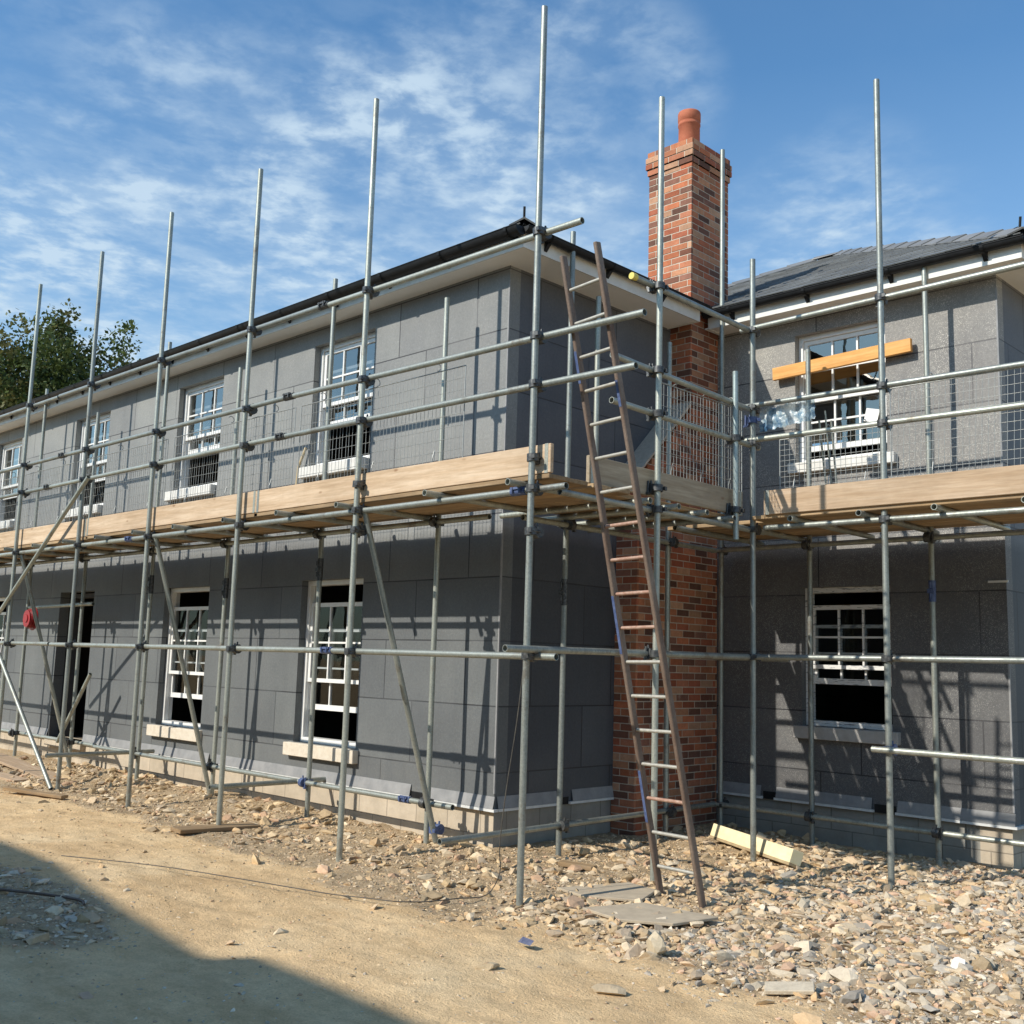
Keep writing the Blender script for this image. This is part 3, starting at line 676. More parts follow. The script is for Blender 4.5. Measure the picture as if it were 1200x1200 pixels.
led('guard_rail', (2.0, yl, 4.645), (-1.3, yl, 4.68)); led('guard_rail', (-1.25, yl - .0, 4.69), (-7.3, yl, 4.72)); led('guard_rail', (-7.35, yl + .005, 4.715), (-13, yl, 4.74))
led('guard_rail', (2.60, yl, 3.80), (-1.75, yl, 3.86)); led('guard_rail', (-1.8, yl, 3.862), (-7.0, yl, 3.87)); led('guard_rail', (-7.05, yl, 3.87), (-13, yl, 3.88))
led('guard_rail', (2.53, yl, 3.425), (-1.85, yl, 3.47)); led('guard_rail', (-1.9, yl, 3.472), (-7.4, yl, 3.48)); led('guard_rail', (-7.45, yl, 3.48), (-13, yl, 3.49))
led('ledger', (1.90, yl, 2.625), (1.45, yl, 2.625)); led('ledger', (1.44, yl, 2.625), (-4.9, yl, 2.63)); led('ledger', (-4.95, yl, 2.63), (-13, yl, 2.635))
led('ledger', (1.84, yl, 1.375), (-.9, yl, 1.385)); led('ledger', (-.95, yl, 1.385), (-6.9, yl, 1.385)); led('ledger', (-6.95, yl, 1.39), (-13, yl, 1.39))
led('ledger', (.2, YI - .05, 2.625), (-6.0, YI - .05, 2.63)); led('ledger', (-6.05, YI - .05, 2.63), (-13, YI - .05, 2.64))
led('ledger', (-.15, YI - .05, .03), (-7.3, YI - .05, .035)); led('ledger', (-7.7, YI - .05, 1.97), (-9.9, YI - .05, 1.95)); led('ledger', (-7.5, YI + .05, .03), (-13, YI + .05, .03))
xb = 1.70
led('guard_rail', (xb, -.24, 4.565), (xb, 1.72, 4.535)); led('guard_rail', (xb, -.5, 3.83), (xb, 1.72, 3.76)); led('guard_rail', (xb, -.5, 3.45), (xb, 1.72, 3.42))
led('ledger', (xb, -1.1, 2.62), (xb, 1.8, 2.615)); led('ledger', (1.66, -1.60, 1.425), (1.70, 1.75, 1.44))
led('ledger', (.55, -1.15, -.10), (.50, 3.0, -.09)); led('ledger', (.55, -.3, 2.60), (.5, 3.0, 2.60))
yd = 1.53 + .04
led('guard_rail', (1.60, yd, 4.555), (5.6, yd, 4.60)); led('guard_rail', (1.62, yd, 3.80), (5.6, yd, 3.76)); led('guard_rail', (1.62, yd, 3.47), (5.6, yd, 3.43))
led('ledger', (1.85, yd, 2.625), (5.6, yd, 2.61)); led('ledger', (1.6, yd, 1.44), (5.6, yd, 1.465)); led('ledger', (2.90, 1.50, .705), (5.6, 1.5, .705))
led('ledger', (.45, 2.80, -.09), (5.6, 2.80, -.08)); led('ledger', (.45, 2.80, 2.60), (5.6, 2.80, 2.60)); led('ledger', (1.4, 2.78, 1.44), (.5, 2.78, 1.44))
# transoms
for x in (1.457, .507, -.69, -1.64, -2.6, -3.62, -4.55, -5.5, -6.4, -7.35, -8.3, -9.3, -10.3, -11.3):
    tubeobj('transom', (x, -1.42, 2.674), (x + .01, -.12, 2.676))
for y in (-.1, .3, .72, 1.15): tubeobj('transom', (1.80, y, 2.672), (.08, y, 2.67))
for x in (.95, 1.5, 2.2, 2.85, 3.5, 4.2, 4.9): tubeobj('transom', (x, 1.42, 2.672), (x, 3.02, 2.668))
for i, (x0, y0, y1, z0) in enumerate(((-6.16, -1.50, -.1, .05), (-2.54, -1.4, .0, .03))): tubeobj('transom', (x0, y0, z0), (x0 - .01, y1, z0))
tubeobj('tie_tube', (1.45, -1.25, 2.20), (1.68, 1.6, 2.20)) if False else None
# braces
tubeobj('brace', (-.50, -1.24, 2.62), (-.40, -.33, -.30)); tubeobj('brace', (-4.33, -1.24, 2.62), (-4.27, -.36, -.30)); tubeobj('brace', (-8.15, -1.24, 2.60), (-8.03, -.36, -.30))
tubeobj('brace', (-5.95, -1.36, 3.46), (-8.80, -1.36, 1.55)); tubeobj('brace', (-8.45, -1.36, 1.35), (-6.26, -1.36, -.36)); tubeobj('brace', (-7.54, -.40, 1.0), (-8.42, -.40, .02)); 
# couplers
def coupler_mesh(name='coupler', mat='coupler'):
    b = MB()
    for k, (p, q) in enumerate((((0, 0, -.022), (0, 0, .022)), ((-.022, .05, 0), (.022, .05, 0)))):
        b.tube(p, q, .037, 10, 0, False)
    b.box((-.018, .02, -.018), (.018, .034, .018)); b.tube((.03, -.03, 0), (.03, .045, 0), .008, 6, 0, False); b.tube((-.034, .05, -.035), (-.034, .05, .045), .008, 6, 0, False)
    b.box((.022, -.045, -.012), (.044, -.028, .012)); b.box((-.046, .04, -.045), (-.026, .062, -.03))
    b.tube((0, .05, .02), (0, .055, .055), .007, 6, 0, False)
    me = b.build(name, M[mat], scaf); return me
cp0 = coupler_mesh(); used = [False]; cb0 = coupler_mesh('coupler', 'blue'); usedb = [False]
def coupler(x, y, z, rz=0, blue=False, rx=0):
    src, fl = (cb0, usedb) if blue else (cp0, used)
    if fl[0]: o = src.copy(); COL.objects.link(o); o.parent = scaf
    else: o = src; fl[0] = True
    o.scale = (1.3,) * 3; o.location = (x, y, z); o.rotation_euler = (rx, random.uniform(-.1, .1), rz + random.uniform(-.15, .15))
for i, (x, zt, zb) in enumerate(OUT[:7]):
    k = max(0, (1.6 - x)) / 14
    for z in (4.645 + k * .1, 3.81 + k * .07, 3.43 + k * .06, 2.625, 1.38): coupler(x, YO, z)
    if i < 2: coupler(x, YO, 2.45 if i else 2.30); coupler(x, YO, 2.86)
for i, (x, zt) in enumerate(INN[:6]):
    coupler(x, YI, 2.625, math.pi); coupler(x, YI, .03, math.pi, i == 1)
for (x, y), zs, rz in (((1.75, .06), (4.55, 3.81, 3.435, 2.62, 1.43, 2.80), math.pi/2), ((1.72, 1.58), (4.54, 3.78, 3.44, 2.62, 1.44), 0), ((1.75, 1.25), (3.43, 2.76), math.pi/2), ((3.02, 1.55), (4.57, 3.78, 3.45, 2.83, 2.62, 1.45), 0),
                       ((.5, .33), (2.6, -.1), -math.pi/2), ((.5, 1.93), (2.6, -.1), -math.pi/2), ((.55, 2.83), (2.6, -.09), 0), ((1.6, 2.85), (2.6, -.09), math.pi), ((2.87, 2.83), (2.6, -.08), math.pi)):
    for z in zs: coupler(x, y, z, rz)
coupler(3.02, 1.55, .705, 0, True); coupler(1.72, 1.58, 3.66, .8, True); coupler(-.42, -.34, -.2, 0, True)
# sleeves joining tubes end to end
def sleeve(p, mat='coupler', ax=0, ln=.075, r=.033):
    b = MB(); d = Vector((ln, 0, 0)) if ax == 0 else (Vector((0, ln, 0)) if ax == 1 else Vector((0, 0, ln))); p = Vector(p)
    b.tube(p - d, p + d, r, 12, 0, False); s = Vector((0, -.04, .0))
    for t in (-.5, .5): b.tube(p + d * t + Vector((0, -.045, -.02)), p + d * t + Vector((0, -.045, .03)), .009, 6, 0, False)
    b.box(p - d * .8 + Vector((-.0, -.045, .012)) if ax == 0 else p - Vector((.03, .045, .02)), p + d * .8 + Vector((0, -.028, .03)) if ax == 0 else p + Vector((.03, -.03, .02)))
    return b.build('sleeve_coupler', M[mat], scaf)
for p, m in (((-1.27, yl, 4.685), 'coupler'), ((-1.78, yl, 3.861), 'coupler'), ((-1.88, yl, 3.471), 'coupler'), ((-7.03, yl, 3.87), 'coupler'), ((-7.42, yl, 3.48), 'coupler'), ((1.42, yl, 2.625), 'blue'), ((-.93, yl, 1.385), 'blue'), ((-4.93, yl, 2.63), 'blue'), ((-.80, YI - .05, .031), 'blue')):
    sleeve(p, m)
for p in ((2.87, 2.83, 2.10), ): sleeve(p, 'blue', 2, .10)
for p in ((.5, .33, 1.98), (-2.42, YI, 2.25), (-4.30, YI, 2.1), (-6.15, YI, 2.2)): sleeve(p, 'coupler', 2, .12)
for p, r in (((1.70, -.245, 4.565), .026),):
    b = MB(); b.tube(Vector(p) - Vector((0, .02, 0)), Vector(p) + Vector((0, .04, 0)), .030, 12, 0, False); b.build('end_cap', simple('yellow_cap', (.6, .5, .1), (.75, .65, .18), 9, .5), scaf)

# ------------------------------------------------------------------ boards
def board(name, axis, a, b_, c0, c1, z0, z1, mat, label, cat, group, jit=.006, end=True):
    m = MB(); j = random.uniform(-jit, jit)
    if axis == 'x': m.box((0, c0, z0), (b_ - a, c1, z1)); loc = (a, 0, j)
    else: m.box((c0, 0, z0), (c1, b_ - a, z1)); loc = (0, a, j)
    o = m.build(name, mat, bevel=.004); o.location = loc
    if name == 'toe_board':
        for e in (.02, b_ - a - .06):
            q = MB()
            if axis == 'x': q.box((e, c0 - .002, z0 - .001), (e + .035, c1 + .002, z1 + .002))
            else: q.box((c0 - .002, e, z0 - .001), (c1 + .002, e + .035, z1 + .002))
            q.build('end_band', M['steel'], o)
    return tag(o, label, cat, group)
rowsA = [(-1.245, -1.02), (-.995, -.772), (-.742, -.52), (-.505, -.285)]
rown = ['outermost', 'second outermost', 'third outermost', 'innermost']
runs = [(-2.30, 1.74, 'right-hand'), (-6.15, -2.24, 'second from the right-hand'), (-10.05, -6.09, 'third from the right-hand'), (-13.5, -9.99, 'far left')]
for r, (c0, c1) in enumerate(rowsA):
    for (a, b_, w) in runs:
        j = random.uniform(-.10, .10) if r else 0
        board('scaffold_board', 'x', a + j, b_ + (j if w != 'right-hand' else random.uniform(-.04, .0)), c0, c1, 2.702, 2.738, M['deck_x'],
              f'{rown[r]} deck board in the {w} run along the left wing', 'scaffold board', 'deck boards on the left wing scaffold')
for r in range(5):
    c0 = .42 + r * .243
    board('scaffold_board', 'y', -.26 - random.uniform(0, .05), 1.46, c0, c0 + .222, 2.700, 2.736, M['deck_y'], f'deck board number {r+1} out from the gable wall on the chimney return', 'scaffold board', 'deck boards on the return by the chimney')
for r in range(6):
    c0 = 1.50 + r * .25
    board('scaffold_board', 'x', 1.76 if r == 0 else .62, 5.7, c0, c0 + .222, 2.702, 2.738, M['deck_x'], f'{["outermost", "second outermost", "third outermost", "third innermost", "second innermost", "innermost"][r]} deck board under the right wing platform', 'scaffold board', 'deck boards on the right wing scaffold')
for (a, b_, w) in ((-2.28, 1.73, 'right-hand'), (-6.15, -2.27, 'second'), (-10.05, -6.14, 'third'), (-13.5, -10.04, 'far left')):
    board('toe_board', 'x', a, b_, -1.245, -1.208, 2.742, 2.965, M['toe_x'], f'pale pine toe board on edge, {w} length along the left wing platform', 'toe board', 'toe boards along the left wing', .004)
board('toe_board', 'y', -.73, 1.48, 1.64, 1.675, 2.742, 2.965, M['toe_y'], 'darker greyish toe board behind the ladder beside the chimney', 'toe board', None, .001)
board('toe_board', 'x', 1.90, 5.7, 1.475, 1.51, 2.732, 2.955, M['toe_x'], 'pale pine toe board along the right wing platform', 'toe board', None, .001)

# ------------------------------------------------------------------ brick guards (wire mesh)
def guard(name, org, axis, w, h, label, dx=.05, dz=.1, group='wire mesh guards hung on the rails', skew=0.):
    root = empty(name, label, 'mesh guard', org, group); b = MB(); r = .0024
    ax = Vector((1, 0, 0)) if axis == 'x' else Vector((0, 1, 0)); up = Vector((0, 0, 1)); rnd = random.Random(int(org[0]*31 + org[1]*7))
    n = int(w / dx)
    nr = Vector((0, 1, 0)) if axis == 'x' else Vector((1, 0, 0))
    for i in range(n + 1):
        o0 = nr * rnd.uniform(-.004, .004); e = rnd.uniform(-.003, .003)
        b.tube(ax * (i * dx) + o0, ax * (i * dx + e + skew) + up * h + o0, r, 4, 0, False)
    for k in range(int(h / dz) + 1):
        b.tube(up * (k * dz), ax * w + up * (k * dz), r, 4, 0, False)
    b.build('mesh', M['wire'], root)
    f = MB()
    for p, q in ((Vector(), ax * w), (up * h, ax * w + up * h), (Vector(), up * h), (ax * w, ax * w + up * h)): f.tube(p, q, .005, 6, 0, False)
    f.build('frame', M['wire'], root)
    hk = MB()
    for t in (.15, .5, .85):
        c = ax * (w * t) + up * h
        pts = [c + nr * (math.sin(a) * .035) + up * (.045 - .035 * math.cos(a) ) for a in [k * .7 for k in range(7)]]
        hk.path(pts, .004, 5)
        c2 = ax * (w * t) ; hk.path([c2 + up * .12, c2 - nr * .02 + up * .05, c2 - nr * .02 - up * .06], .004, 5)
    hk.build('hook', M['wire'], root)
    return root
for (x, w, t) in ((-1.65, 2.35, 'nearest the ladder'), (-4.15, 2.4, 'between the two nearest upper windows'), (-6.7, 2.4, 'in front of the second upper window'), (-9.2, 2.4, 'in front of the third upper window'), (-11.7, 2.4, 'farthest left')):
    guard('mesh_guard', (x, -1.19, 2.96), 'x', w, .80, f'galvanised wire mesh guard on the left wing, {t}')
guard('mesh_guard', (1.665, .20, 2.95), 'y', 1.28, .80, 'wire mesh guard in front of the brick chimney', .05, .1)
guard('mesh_guard', (2.02, 1.56, 2.93), 'x', .98, .50, 'low wire mesh guard below the hanging polythene on the right wing', .05, .05)
guard('mesh_guard', (3.08, 1.57, 2.95), 'x', 2.4, .80, 'wire mesh guard at the right edge of the right wing platform', .05, .075, skew=.03)
# polythene on the first right wing guard
me = MB(); nu, nv_ = 18, 7
vs = [(1.76 + .58 * i / nu, 1.64 + .012 * math.sin(i * 1.7) + .010 * math.sin(j * 2.1 + i), 3.55 + .21 * j / nv_ + (.05 * i / nu) + .008 * math.sin(i * 2.3)) for j in range(nv_ + 1) for i in range(nu + 1)]
me.add(vs, [(j*(nu+1)+i, j*(nu+1)+i+1, (j+1)*(nu+1)+i+1, (j+1)*(nu+1)+i) for j in range(nv_) for i in range(nu)], 0, smooth=True)
o = me.build('polythene_sheet', M['sheet']); tag(o, 'crumpled clear and blue polythene strip tied to the rail by the corner', 'plastic sheet')
# bundle of thin rods standing behind the guard
for k, (x, z1, r) in enumerate(((2.30, 3.62, .010), (2.35, 3.70, .008), (2.40, 3.60, .010))):
    b = MB(); b.tube((x, 1.95, 2.745), (x + .01 * k, 1.78, z1), r, 8, 0, False); o = b.build('metal_rod', M['steel'])
    tag(o, ['thin steel rod standing on the right wing deck, left of three', 'tallest thin steel rod on the right wing deck, middle of three', 'thin steel rod standing on the right wing deck, right of three'][k], 'rod', 'rods standing on the deck')

# ------------------------------------------------------------------ ladder
lad = empty('ladder', 'long steel ladder with rusty stiles and pale rungs leaning on the scaffold rails', 'ladder', (2.27, -.28, GZ))
def LP(t, side):      # t = 0 foot, 1 top; side 0 left, 1 right
    foot = [Vector((2.065, -.26, GZ - .02)), Vector((2.467, -.30, GZ - .02))][side]; top = [Vector((1.868, -1.31, 4.38)), Vector((2.205, -1.32, 4.40))][side]
    return foot.lerp(top, t) - Vector((2.27, -.28, GZ))
for s in (0, 1):
    b = MB(); n = 14; p0 = LP(0, s); d = (LP(1, s) - p0).normalized(); ax_ = Vector((1, 0, 0)); dp = d.cross(ax_).normalized()
    L_ = (LP(1, s) - p0).length
    vs = []
    for t in (0, L_):
        c = p0 + d * t
        for (u, v) in ((-.016, -.030), (.016, -.030), (.016, .030), (-.016, .030)): vs.append(c + ax_ * u + dp * v)
    b.add(vs, [(0, 1, 5, 4), (1, 2, 6, 5), (2, 3, 7, 6), (3, 0, 4, 7), (0, 3, 2, 1), (4, 5, 6, 7)]); b.build('stile', M['rust'], lad, bevel=.006)
NR = 18
for k in range(NR):
    t = .052 + (.945 - .052) * k / (NR - 1)
    b = MB(); a, c = LP(t, 0), LP(t, 1); b.tube(a.lerp(c, .03), a.lerp(c, .97), .014, 10, 0, False); b.build('rung', M['rung_rust'] if k in (7, 8, 9, 10, 2) else M['rung'], lad)
for t0, t1, s in ((.12, .20, 0), (.38, .47, 0), (.80, .85, 0), (.75, .79, 1)):
    b = MB(); a, c = LP(t0, s), LP(t1, s); o2 = Vector((-.012, -.0325, -.004)); e = Vector((.024, 0, 0)); b.add([a + o2, a + o2 + e, c + o2 + e, c + o2], [(0, 1, 2, 3)])
    b.build('blue_paint_mark', M['blue'], lad)

# ------------------------------------------------------------------ loose things
b = MB(); b.box((-.78, -.022, -.068), (.78, .022, .068)); o = b.build('timber_plank', M['orange_wood'], bevel=.002); o.location = (1.83, 3.09, 4.565); o.rotation_euler = (0, -.028, 0)
tag(o, 'bright orange timber plank fixed level across the upper window of the right wing', 'plank')
# cream board lying against the rubble
b = MB(); b.box((-.66, -.06, -.06), (.66, .06, .06)); b.box((-.66, -.06, -.085), (.66, .06, -.0605), 1)
o = b.build('foam_board', [M['foam'], M['foam_edge']], bevel=.003)
p0, p1 = Vector((.98, 2.12, -.25)), Vector((2.16, 1.56, -.275)); d = (p1 - p0); o.location = (p0 + p1) / 2; o.rotation_euler = (-.35, math.atan2(-d.z, math.hypot(d.x, d.y)), math.atan2(d.y, d.x))
tag(o, 'long cream foam board lying tilted on the rubble beside the right wing', 'foam board')
for k, (pts, z, lb) in enumerate(((((1.45, -.75), (1.75, -.25), (2.05, -.30), (2.15, -.62), (1.75, -.80)), .02, 'dusty grey flat sheet lying on the ground left of the ladder feet'), (((2.02, -1.12), (2.25, -.72), (2.85, -.68), (2.72, -1.02), (2.4, -1.18)), .015, 'dusty grey flat sheet lying on the ground in front of the ladder feet'))):
    b = MB(); n = len(pts); cx_, cy_ = sum(p[0] for p in pts)/n, sum(p[1] for p in pts)/n; zz = gh(cx_, cy_) + .045
    top = [(p[0], p[1], zz + (p[1] - cy_) * .05) for p in pts]; bot = [(q[0], q[1], q[2] - .02) for q in top]
    b.add(top + bot, [list(range(n)), list(reversed(range(n, 2*n)))] + [(i + n, (i+1) % n + n, (i+1) % n, i) for i in range(n)]); o = b.build('flat_sheet', M['flat'], bevel=.003); tag(o, lb, 'sheet')
for nm, loc, rz, sz, lb in (('sole_board', (-2.45, -1.35), 1.5, (.42, .11), 'short timber pad under the third outer scaffold leg from the corner'), ('ground_plank', (-8.7, -.75), -.1, (1.6, .15), 'long pale plank lying on the ground near the doorway'), ('ground_plank', (-8.5, -1.35), .05, (1.2, .11), 'darker short plank lying in front of the pale plank near the doorway'), ('timber_offcut', (1.05, -.05), .2, (.16, .05), 'small timber offcut in the rubble below the house corner'), ('timber_offcut', (-5.9, -1.7), .3, (.5, .05), 'narrow weathered batten on the dirt below the braces at left')):
    b = MB(); b.box((-sz[0], -sz[1], -.018), (sz[0], sz[1], .018)); o = b.build(nm, M['toe_x'] if 'plank' in nm and 'pale' in lb else M['deck_x'], bevel=.003); o.location = (*loc, gh(*loc) + .04); o.rotation_euler = (.02, .02, rz); tag(o, lb, 'plank')
b = MB(); b.path([(-3.33, -.10, 3.0 - .26), (-3.30, -.07, 3.5), (-3.22, -.04, 3.72)], .018, 6); o = b.build('timber_stick', M['pale_wood']); tag(o, 'pale stick leaning beside the sill of the nearest upper left window', 'stick')
# cable hanging from the corner standard and trailing over the sand
pts = [(1.57, -1.30, 1.36), (1.53, -1.32, .9), (1.46, -1.34, .4), (1.40, -1.33, 0.0), (1.36, -1.28, -.2)]
gp = [(1.30, -1.35), (1.27, -1.6), (1.20, -1.85), (1.10, -2.05), (.89, -2.13), (.6, -2.18), (.30, -2.29), (-.26, -2.50), (-1.04, -2.73), (-1.9, -3.1)]
def smooth(P, k=4):
    P = [Vector(p) for p in P]; out = []
    for i in range(len(P) - 1):
        a, b_, c, d = P[max(i-1, 0)], P[i], P[i+1], P[min(i+2, len(P)-1)]
        for j in range(k):
            t = j / k; out.append(.5 * ((2*b_) + (c-a)*t + (2*a-5*b_+4*c-d)*t*t + (3*b_-a-3*c+d)*t**3))
    return out + [P[-1]]
P = smooth(pts + [(x, y, gh(x, y) + .035) for x, y in gp]); b = MB(); b.path(P, .004, 6)
o = b.build('cable', M['cable']); tag(o, 'thin dark cable hanging from the corner scaffold leg and trailing over the sand', 'cable')
P = smooth([(x, y, gh(x, y) + .02) for x, y in ((-2.0, -4.6), (-1.2, -4.2), (-.3, -3.75), (-.1, -3.72))]); b = MB(); b.path(P, .010, 6)
o = b.build('steel_bar', M['rust']); tag(o, 'thin bent bar lying across the shaded grey stones at lower left', 'bar')
# red reel hung in the left bay
reel = empty('cable_reel', 'round red cable reel hung on the scaffold near the doorway', 'cable reel', (-9.52, -.50, 1.77)); reel.scale = (.8, .8, .8)
b = MB(); n = 24
for yy, r in ((-.07, .16), (.05, .22)):
    b.tube((0, yy, 0), (0, yy + .015, 0), r, 28, 0, False)
b.tube((0, -.085, 0), (0, .08, 0), .075, 20, 0, False); b.build('drum', M['red'], reel)
b = MB()
for k in range(7):
    R_ = .15 + .012 * (k % 3); yy = -.05 + .014 * k
    pp = [(R_ * math.cos(2*math.pi*i/24), yy, R_ * math.sin(2*math.pi*i/24)) for i in range(25)]; b.path(pp, .009, 5)
b.build('wound_cable', M['red'], reel)
b = MB(); b.path([(0, 0, .2), (.0, .02, .28), (0, .05, .2)], .01, 6); b.build('handle', M['coupler'], reel)
b = MB(); vs = [(-.10, 0, 0), (0, -.06, .015), (.09, -.02, 0), (.08, .05, .03), (-.02, .07, 0), (-.05, .02, .05)]
b.add(vs, [(0, 1, 5), (1, 2, 5), (2, 3, 5), (3, 4, 5), (4, 0, 5)]); o = b.build('plastic_scrap', simple('dark_blue_scrap', (.08, .09, .16), (.18, .19, .26), 20, .5)); o.scale = (.6, .6, .7); o.location = (2.42, -2.12, gh(2.42, -2.12) + .03)
tag(o, 'small crumpled dark blue scrap on the stones in front of the corner leg', 'scrap')
# upper window: white paper stuck to the pane, inside the open room
b = MB(); b.box((-.075, -.002, -.07), (.075, .002, .07)); o = b.build('paper_note', M['white']); o.location = (2.08, DY + .128, 3.98); o.rotation_euler = (0, .25, 0); tag(o, 'small white sheet stuck to the right pane of the upper right wing window', 'paper')

# ------------------------------------------------------------------ tree beyond the left wing
def tree(loc, H, R_, label, seed):
    rnd = random.Random(seed); root = empty('tree', label, 'tree', loc); t = MB(); tips = []
    def limb(p, d, l, r, lev):
        n = 3; q = p
        for i in range(n):
            d2 = (d + Vector((rnd.uniform(-.18, .18), rnd.uniform(-.18, .18), rnd.uniform(-.05, .15)))).normalized(); e = q + d2 * l / n; t.tube(q, e, r * (1 - i/n*.35), 7 if lev < 2 else 4, 0, False, r * (1 - (i+1)/n*.35)); q = e; d = d2
        if lev >= 3: tips.append(q); return
        for k in range(4 if lev else 6):
            a = rnd.uniform(0, 6.28); s = rnd.uniform(.5, 1.0); limb(q, (d + Vector((math.cos(a) * s, math.sin(a) * s, rnd.uniform(-.1, .5)))).normalized(), l * rnd.uniform(.5, .75), r * .6, lev + 1)
        if lev >= 1: tips.append(q)
    limb(Vector((0, 0, 0)), Vector((.02, 0, 1)), H * .38, .20, 0); t.build('trunk', M['bark'], root)
    c = MB(); cen = Vector((0, 0, H * .70))
    for k in range(640):
        if k < len(tips): p = tips[k]
        else:
            u = Vector((rnd.gauss(0, 1), rnd.gauss(0, 1), rnd.gauss(0, 1))).normalized(); lob = 1 + .28 * math.sin(u.x * 5 + seed) + .22 * math.sin(u.z * 7 + u.y * 4)
            p = cen + Vector((u.x * R_, u.y * R_, u.z * R_ * 1.05)) * lob * (rnd.random() ** .35) * .88
        rr = rnd.uniform(.3, .6); base = rnd.choice(((.055, .085, .022), (.085, .115, .03), (.035, .06, .018), (.13, .13, .04), (.07, .10, .03)))
        for i in range(75):
            u = Vector((rnd.gauss(0, 1), rnd.gauss(0, 1), rnd.gauss(0, .8))); 
            if u.length > 2: continue
            q = p + u * rr * .55; s = rnd.uniform(.045, .10); a = Vector((rnd.uniform(-1, 1), rnd.uniform(-1, 1), rnd.uniform(-1, 1))).normalized(); bb = a.cross(Vector((rnd.uniform(-1, 1), rnd.uniform(-1, 1), rnd.uniform(-1, 1)))).normalized()
            j = rnd.uniform(.7, 1.35); c.add([q - a*s, q - bb*s*.6, q + a*s, q + bb*s*.6], [(0, 1, 2, 3)], 0, (base[0]*j, base[1]*j, base[2]*j))
    c.build('crown', M['leaf'], root); return root
tree((-26.4, 6.0, GZ), 12.9, 3.0, 'leafy green tree showing above the roof at the far left', 5)

# house across the yard, behind the viewpoint: it throws the shadow over the foreground
opp = empty('opposite_house', 'plain blockwork house across the yard whose shadow falls over the near ground', 'house', (0, -16, GZ))
prof = [(-16, 7.4), (-6.1, 7.22), (-4.9, 7.18), (-3.3, 6.97), (-1.67, 6.80), (-1.5, 6.98), (.02, 6.94), (9, 6.9)]
b = MB(); n = len(prof); pts = [(x, z - GZ) for x, z in prof]; poly = [(-16, -.3)] + pts + [(9, -.3)]; m_ = len(poly)
b.add([(x, 3, z) for x, z in poly] + [(x, -4, z) for x, z in poly], [list(reversed(range(m_))), list(range(m_, 2*m_))] + [(i, (i+1) % m_, (i+1) % m_ + m_, i + m_) for i in range(m_)]); b.build('wall', M['render'], opp)
for x in (-12, -8, -4, 0, 4):
    for z in (1.2, 4.2):
        b = MB(); b.box((x, 3.005, z), (x + 1.1, 3.05, z + 1.4)); w = b.build('window', M['white'], opp); b = MB(); b.box((x + .07, 3.052, z + .07), (x + 1.03, 3.056, z + 1.33)); b.build('pane', M['gutter'], w)

# ------------------------------------------------------------------ light, sky
s = Vector((.32, 1.0, -.77)).normalized(); el = math.asin(-s.z); sd = -s
sun = bpy.data.lights.new('sun', 'SUN'); sun.energy = 5.0; sun.angle = math.radians(.5); sun.color = (1, .93, .82)
so = bpy.data.objects.new('sun', sun); COL.objects.link(so); so.rotation_euler = s.to_track_quat('-Z', 'Y').to_euler()
W = bpy.data.worlds.new('World'); SC.world = W; W.use_nodes = True; nt = W.node_tree; bg = nt.nodes['Background']
sky = nt.nodes.new('ShaderNodeTexSky'); sky.sky_type = 'NISHITA'; sky.sun_disc = False; sky.sun_elevation = el; sky.sun_rotation = math.atan2(sd.x, sd.y)
sky.air_density = 1.15; sky.dust_density = .8; sky.ozone_density = 1.6
tc = nt.nodes.new('ShaderNodeTexCoord'); sep = nt.nodes.new('ShaderNodeSeparateXYZ'); nt.links.new(tc.outputs['Generated'], sep.inputs[0])
def mth(op, a, b=None, clamp=False):
    m = nt.nodes.new('ShaderNodeMath'); m.operation = op; m.use_clamp = clamp
    for k, v in ((0, a), (1, b)):
        if v is None: continue
        if hasattr(v, 'links'): nt.links.new(v, m.inputs[k])
        else: m.inputs[k].default_value = v
    return m.outputs[0]
zc = mth('MAXIMUM', sep.outputs[2], .06); cx_ = mth('DIVIDE', sep.outputs[0], zc); cy_ = mth('DIVIDE', sep.outputs[1], zc)
cmb = nt.nodes.new('ShaderNodeCombineXYZ'); nt.links.new(cx_, cmb.inputs[0]); nt.links.new(cy_, cmb.inputs[1])
def nz(scale, detail, rough, stretch=(1, 1, 1), rot=0, dist=0, off=(0, 0, 0)):
    mp = nt.nodes.new('ShaderNodeMapping'); mp.inputs['Scale'].default_value = stretch; mp.inputs['Rotation'].default_value = (0, 0, rot); mp.inputs['Location'].default_value = off
    nt.links.new(cmb.outputs[0], mp.inputs[0]); t = nt.nodes.new('ShaderNodeTexNoise'); t.inputs['Scale'].default_value = scale; t.inputs['Detail'].default_value = detail; t.inputs['Roughness'].default_value = rough; t.inputs['Distortion'].default_value = dist
    nt.links.new(mp.outputs[0], t.inputs['Vector']); return t.outputs['Fac']
def rmp(f, a, b):
    r = nt.nodes.new('ShaderNodeMapRange'); r.interpolation_type = 'SMOOTHSTEP'; r.inputs[1].default_value = a; r.inputs[2].default_value = b; nt.links.new(f, r.inputs[0]); return r.outputs[0]
fine = rmp(nz(9.5, 10, .58, (1, 1, 1), .5, .15), .36, .68); wisp = rmp(nz(2.6, 10, .62, (1, .6, 1), .7, .3, (3, 0, 0)), .44, .74); med = rmp(nz(2.2, 6, .6, (1, 1, 1), .2, .2, (7, 2, 0)), .38, .64)
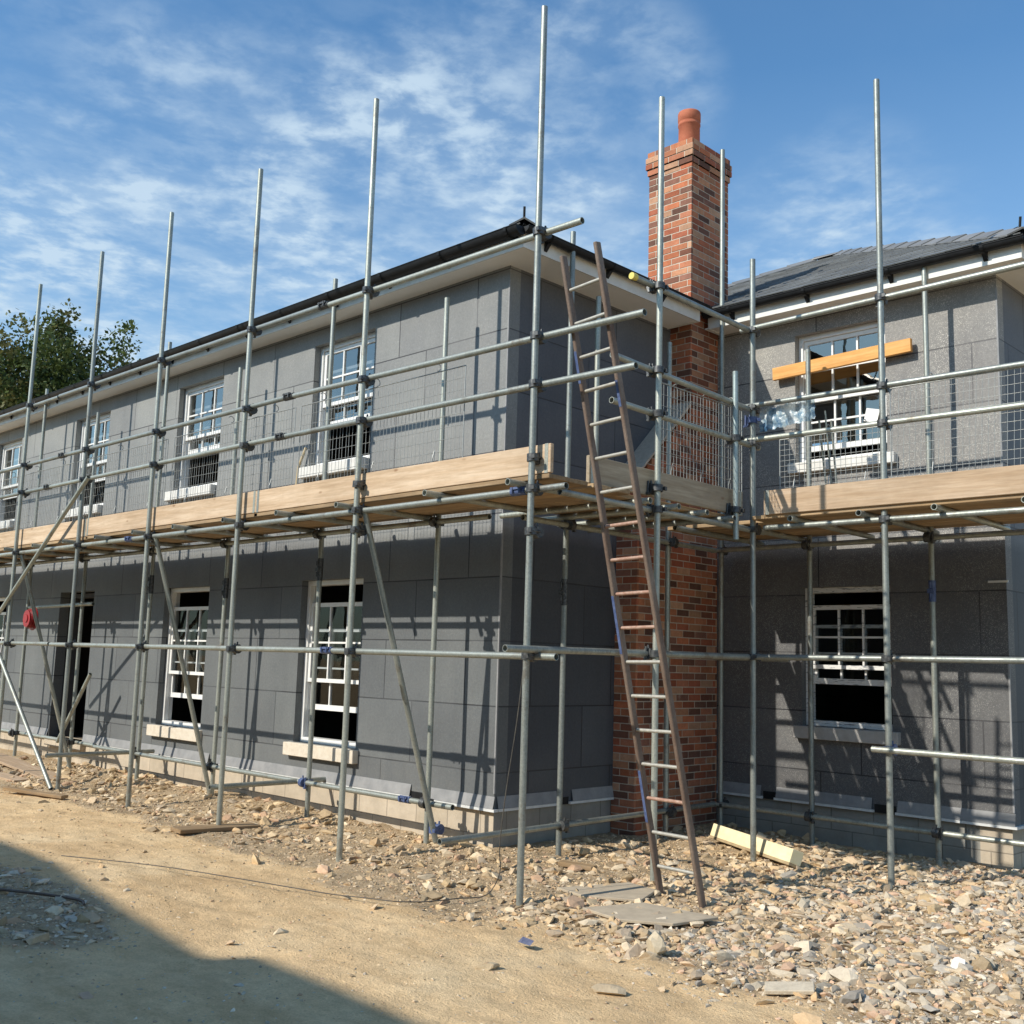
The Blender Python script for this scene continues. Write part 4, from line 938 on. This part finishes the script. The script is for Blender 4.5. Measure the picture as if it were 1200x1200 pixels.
# cloud banks: world directions (yaw from +Y, elevation, width, amount)
bank = None
for (yw, elv, wd, am) in ((-61, 21, 11, .85), (-52, 25, 9, .9), (-46, 33, 6, .7), (-55, 18, 14, .9), (-44, 21, 9, .9), (-67, 13, 15, .9), (-39, 29, 5, .55), (-27, 20, 7, .7), (-20, 16, 6, .3), (-70, 28, 5, .2)):
    a_, e_ = math.radians(yw), math.radians(elv); vm = nt.nodes.new('ShaderNodeVectorMath'); vm.operation = 'DOT_PRODUCT'; vm.inputs[1].default_value = (math.sin(a_)*math.cos(e_), math.cos(a_)*math.cos(e_), math.sin(e_))
    nt.links.new(tc.outputs['Generated'], vm.inputs[0]); g_ = mth('MULTIPLY', rmp(vm.outputs['Value'], math.cos(math.radians(wd * 1.18)), 1.0), am); bank = g_ if bank is None else mth('MAXIMUM', bank, g_)
# elsewhere round the sky the cover follows plain noise
away = mth('MULTIPLY', rmp(nz(.5, 3, .5, off=(2.6, 1.2, 0)), .5, .7), .5)
bank = mth('ADD', bank, mth('MULTIPLY', away, .25), True)
haze = nt.nodes.new('ShaderNodeMapRange'); haze.inputs[1].default_value = .50; haze.inputs[2].default_value = .10; haze.inputs[4].default_value = .42; nt.links.new(sep.outputs[2], haze.inputs[0])
body = mth('MULTIPLY', bank, mth('ADD', mth('MULTIPLY', mth('MULTIPLY', fine, med), .75), mth('MULTIPLY', mth('ADD', fine, med), .22)))
cov = mth('ADD', mth('ADD', body, haze.outputs[0]), mth('MULTIPLY', wisp, mth('ADD', mth('MULTIPLY', bank, .35), .02)), True)
mx = nt.nodes.new('ShaderNodeMix'); mx.data_type = 'RGBA'; nt.links.new(mth('MULTIPLY', cov, .85), mx.inputs[0]); mx.inputs[7].default_value = (7.0, 8.7, 10.2, 1)
tint = nt.nodes.new('ShaderNodeMix'); tint.data_type = 'RGBA'; tint.blend_type = 'MULTIPLY'; tint.inputs[0].default_value = 1; tint.inputs[7].default_value = (1.02, 1.58, 1.92, 1)
nt.links.new(sky.outputs[0], tint.inputs[6]); nt.links.new(tint.outputs[2], mx.inputs[6]); nt.links.new(mx.outputs[2], bg.inputs[0]); bg.inputs[1].default_value = .09

# ------------------------------------------------------------------ camera
cam = bpy.data.cameras.new('camera'); cam.sensor_width = 36; cam.lens = 1260.77692 / 1200 * 36; cam.clip_end = 3000; cam.clip_start = .05
yaw, pitch, roll = -0.7764, 0.13894, 0.02956
f = Vector((math.sin(yaw)*math.cos(pitch), math.cos(yaw)*math.cos(pitch), math.sin(pitch))); r = Vector((math.cos(yaw), -math.sin(yaw), 0)); u = r.cross(f)
r2 = r*math.cos(roll) + u*math.sin(roll); u2 = -r*math.sin(roll) + u*math.cos(roll)
co = bpy.data.objects.new('camera', cam); COL.objects.link(co)
co.matrix_world = Matrix(((r2.x, u2.x, -f.x, 7.08887), (r2.y, u2.y, -f.y, -7.09616), (r2.z, u2.z, -f.z, 1.32591), (0, 0, 0, 1)))
SC.camera = co
SC.view_settings.view_transform = 'Standard'; SC.view_settings.look = 'None'; SC.view_settings.exposure = 0
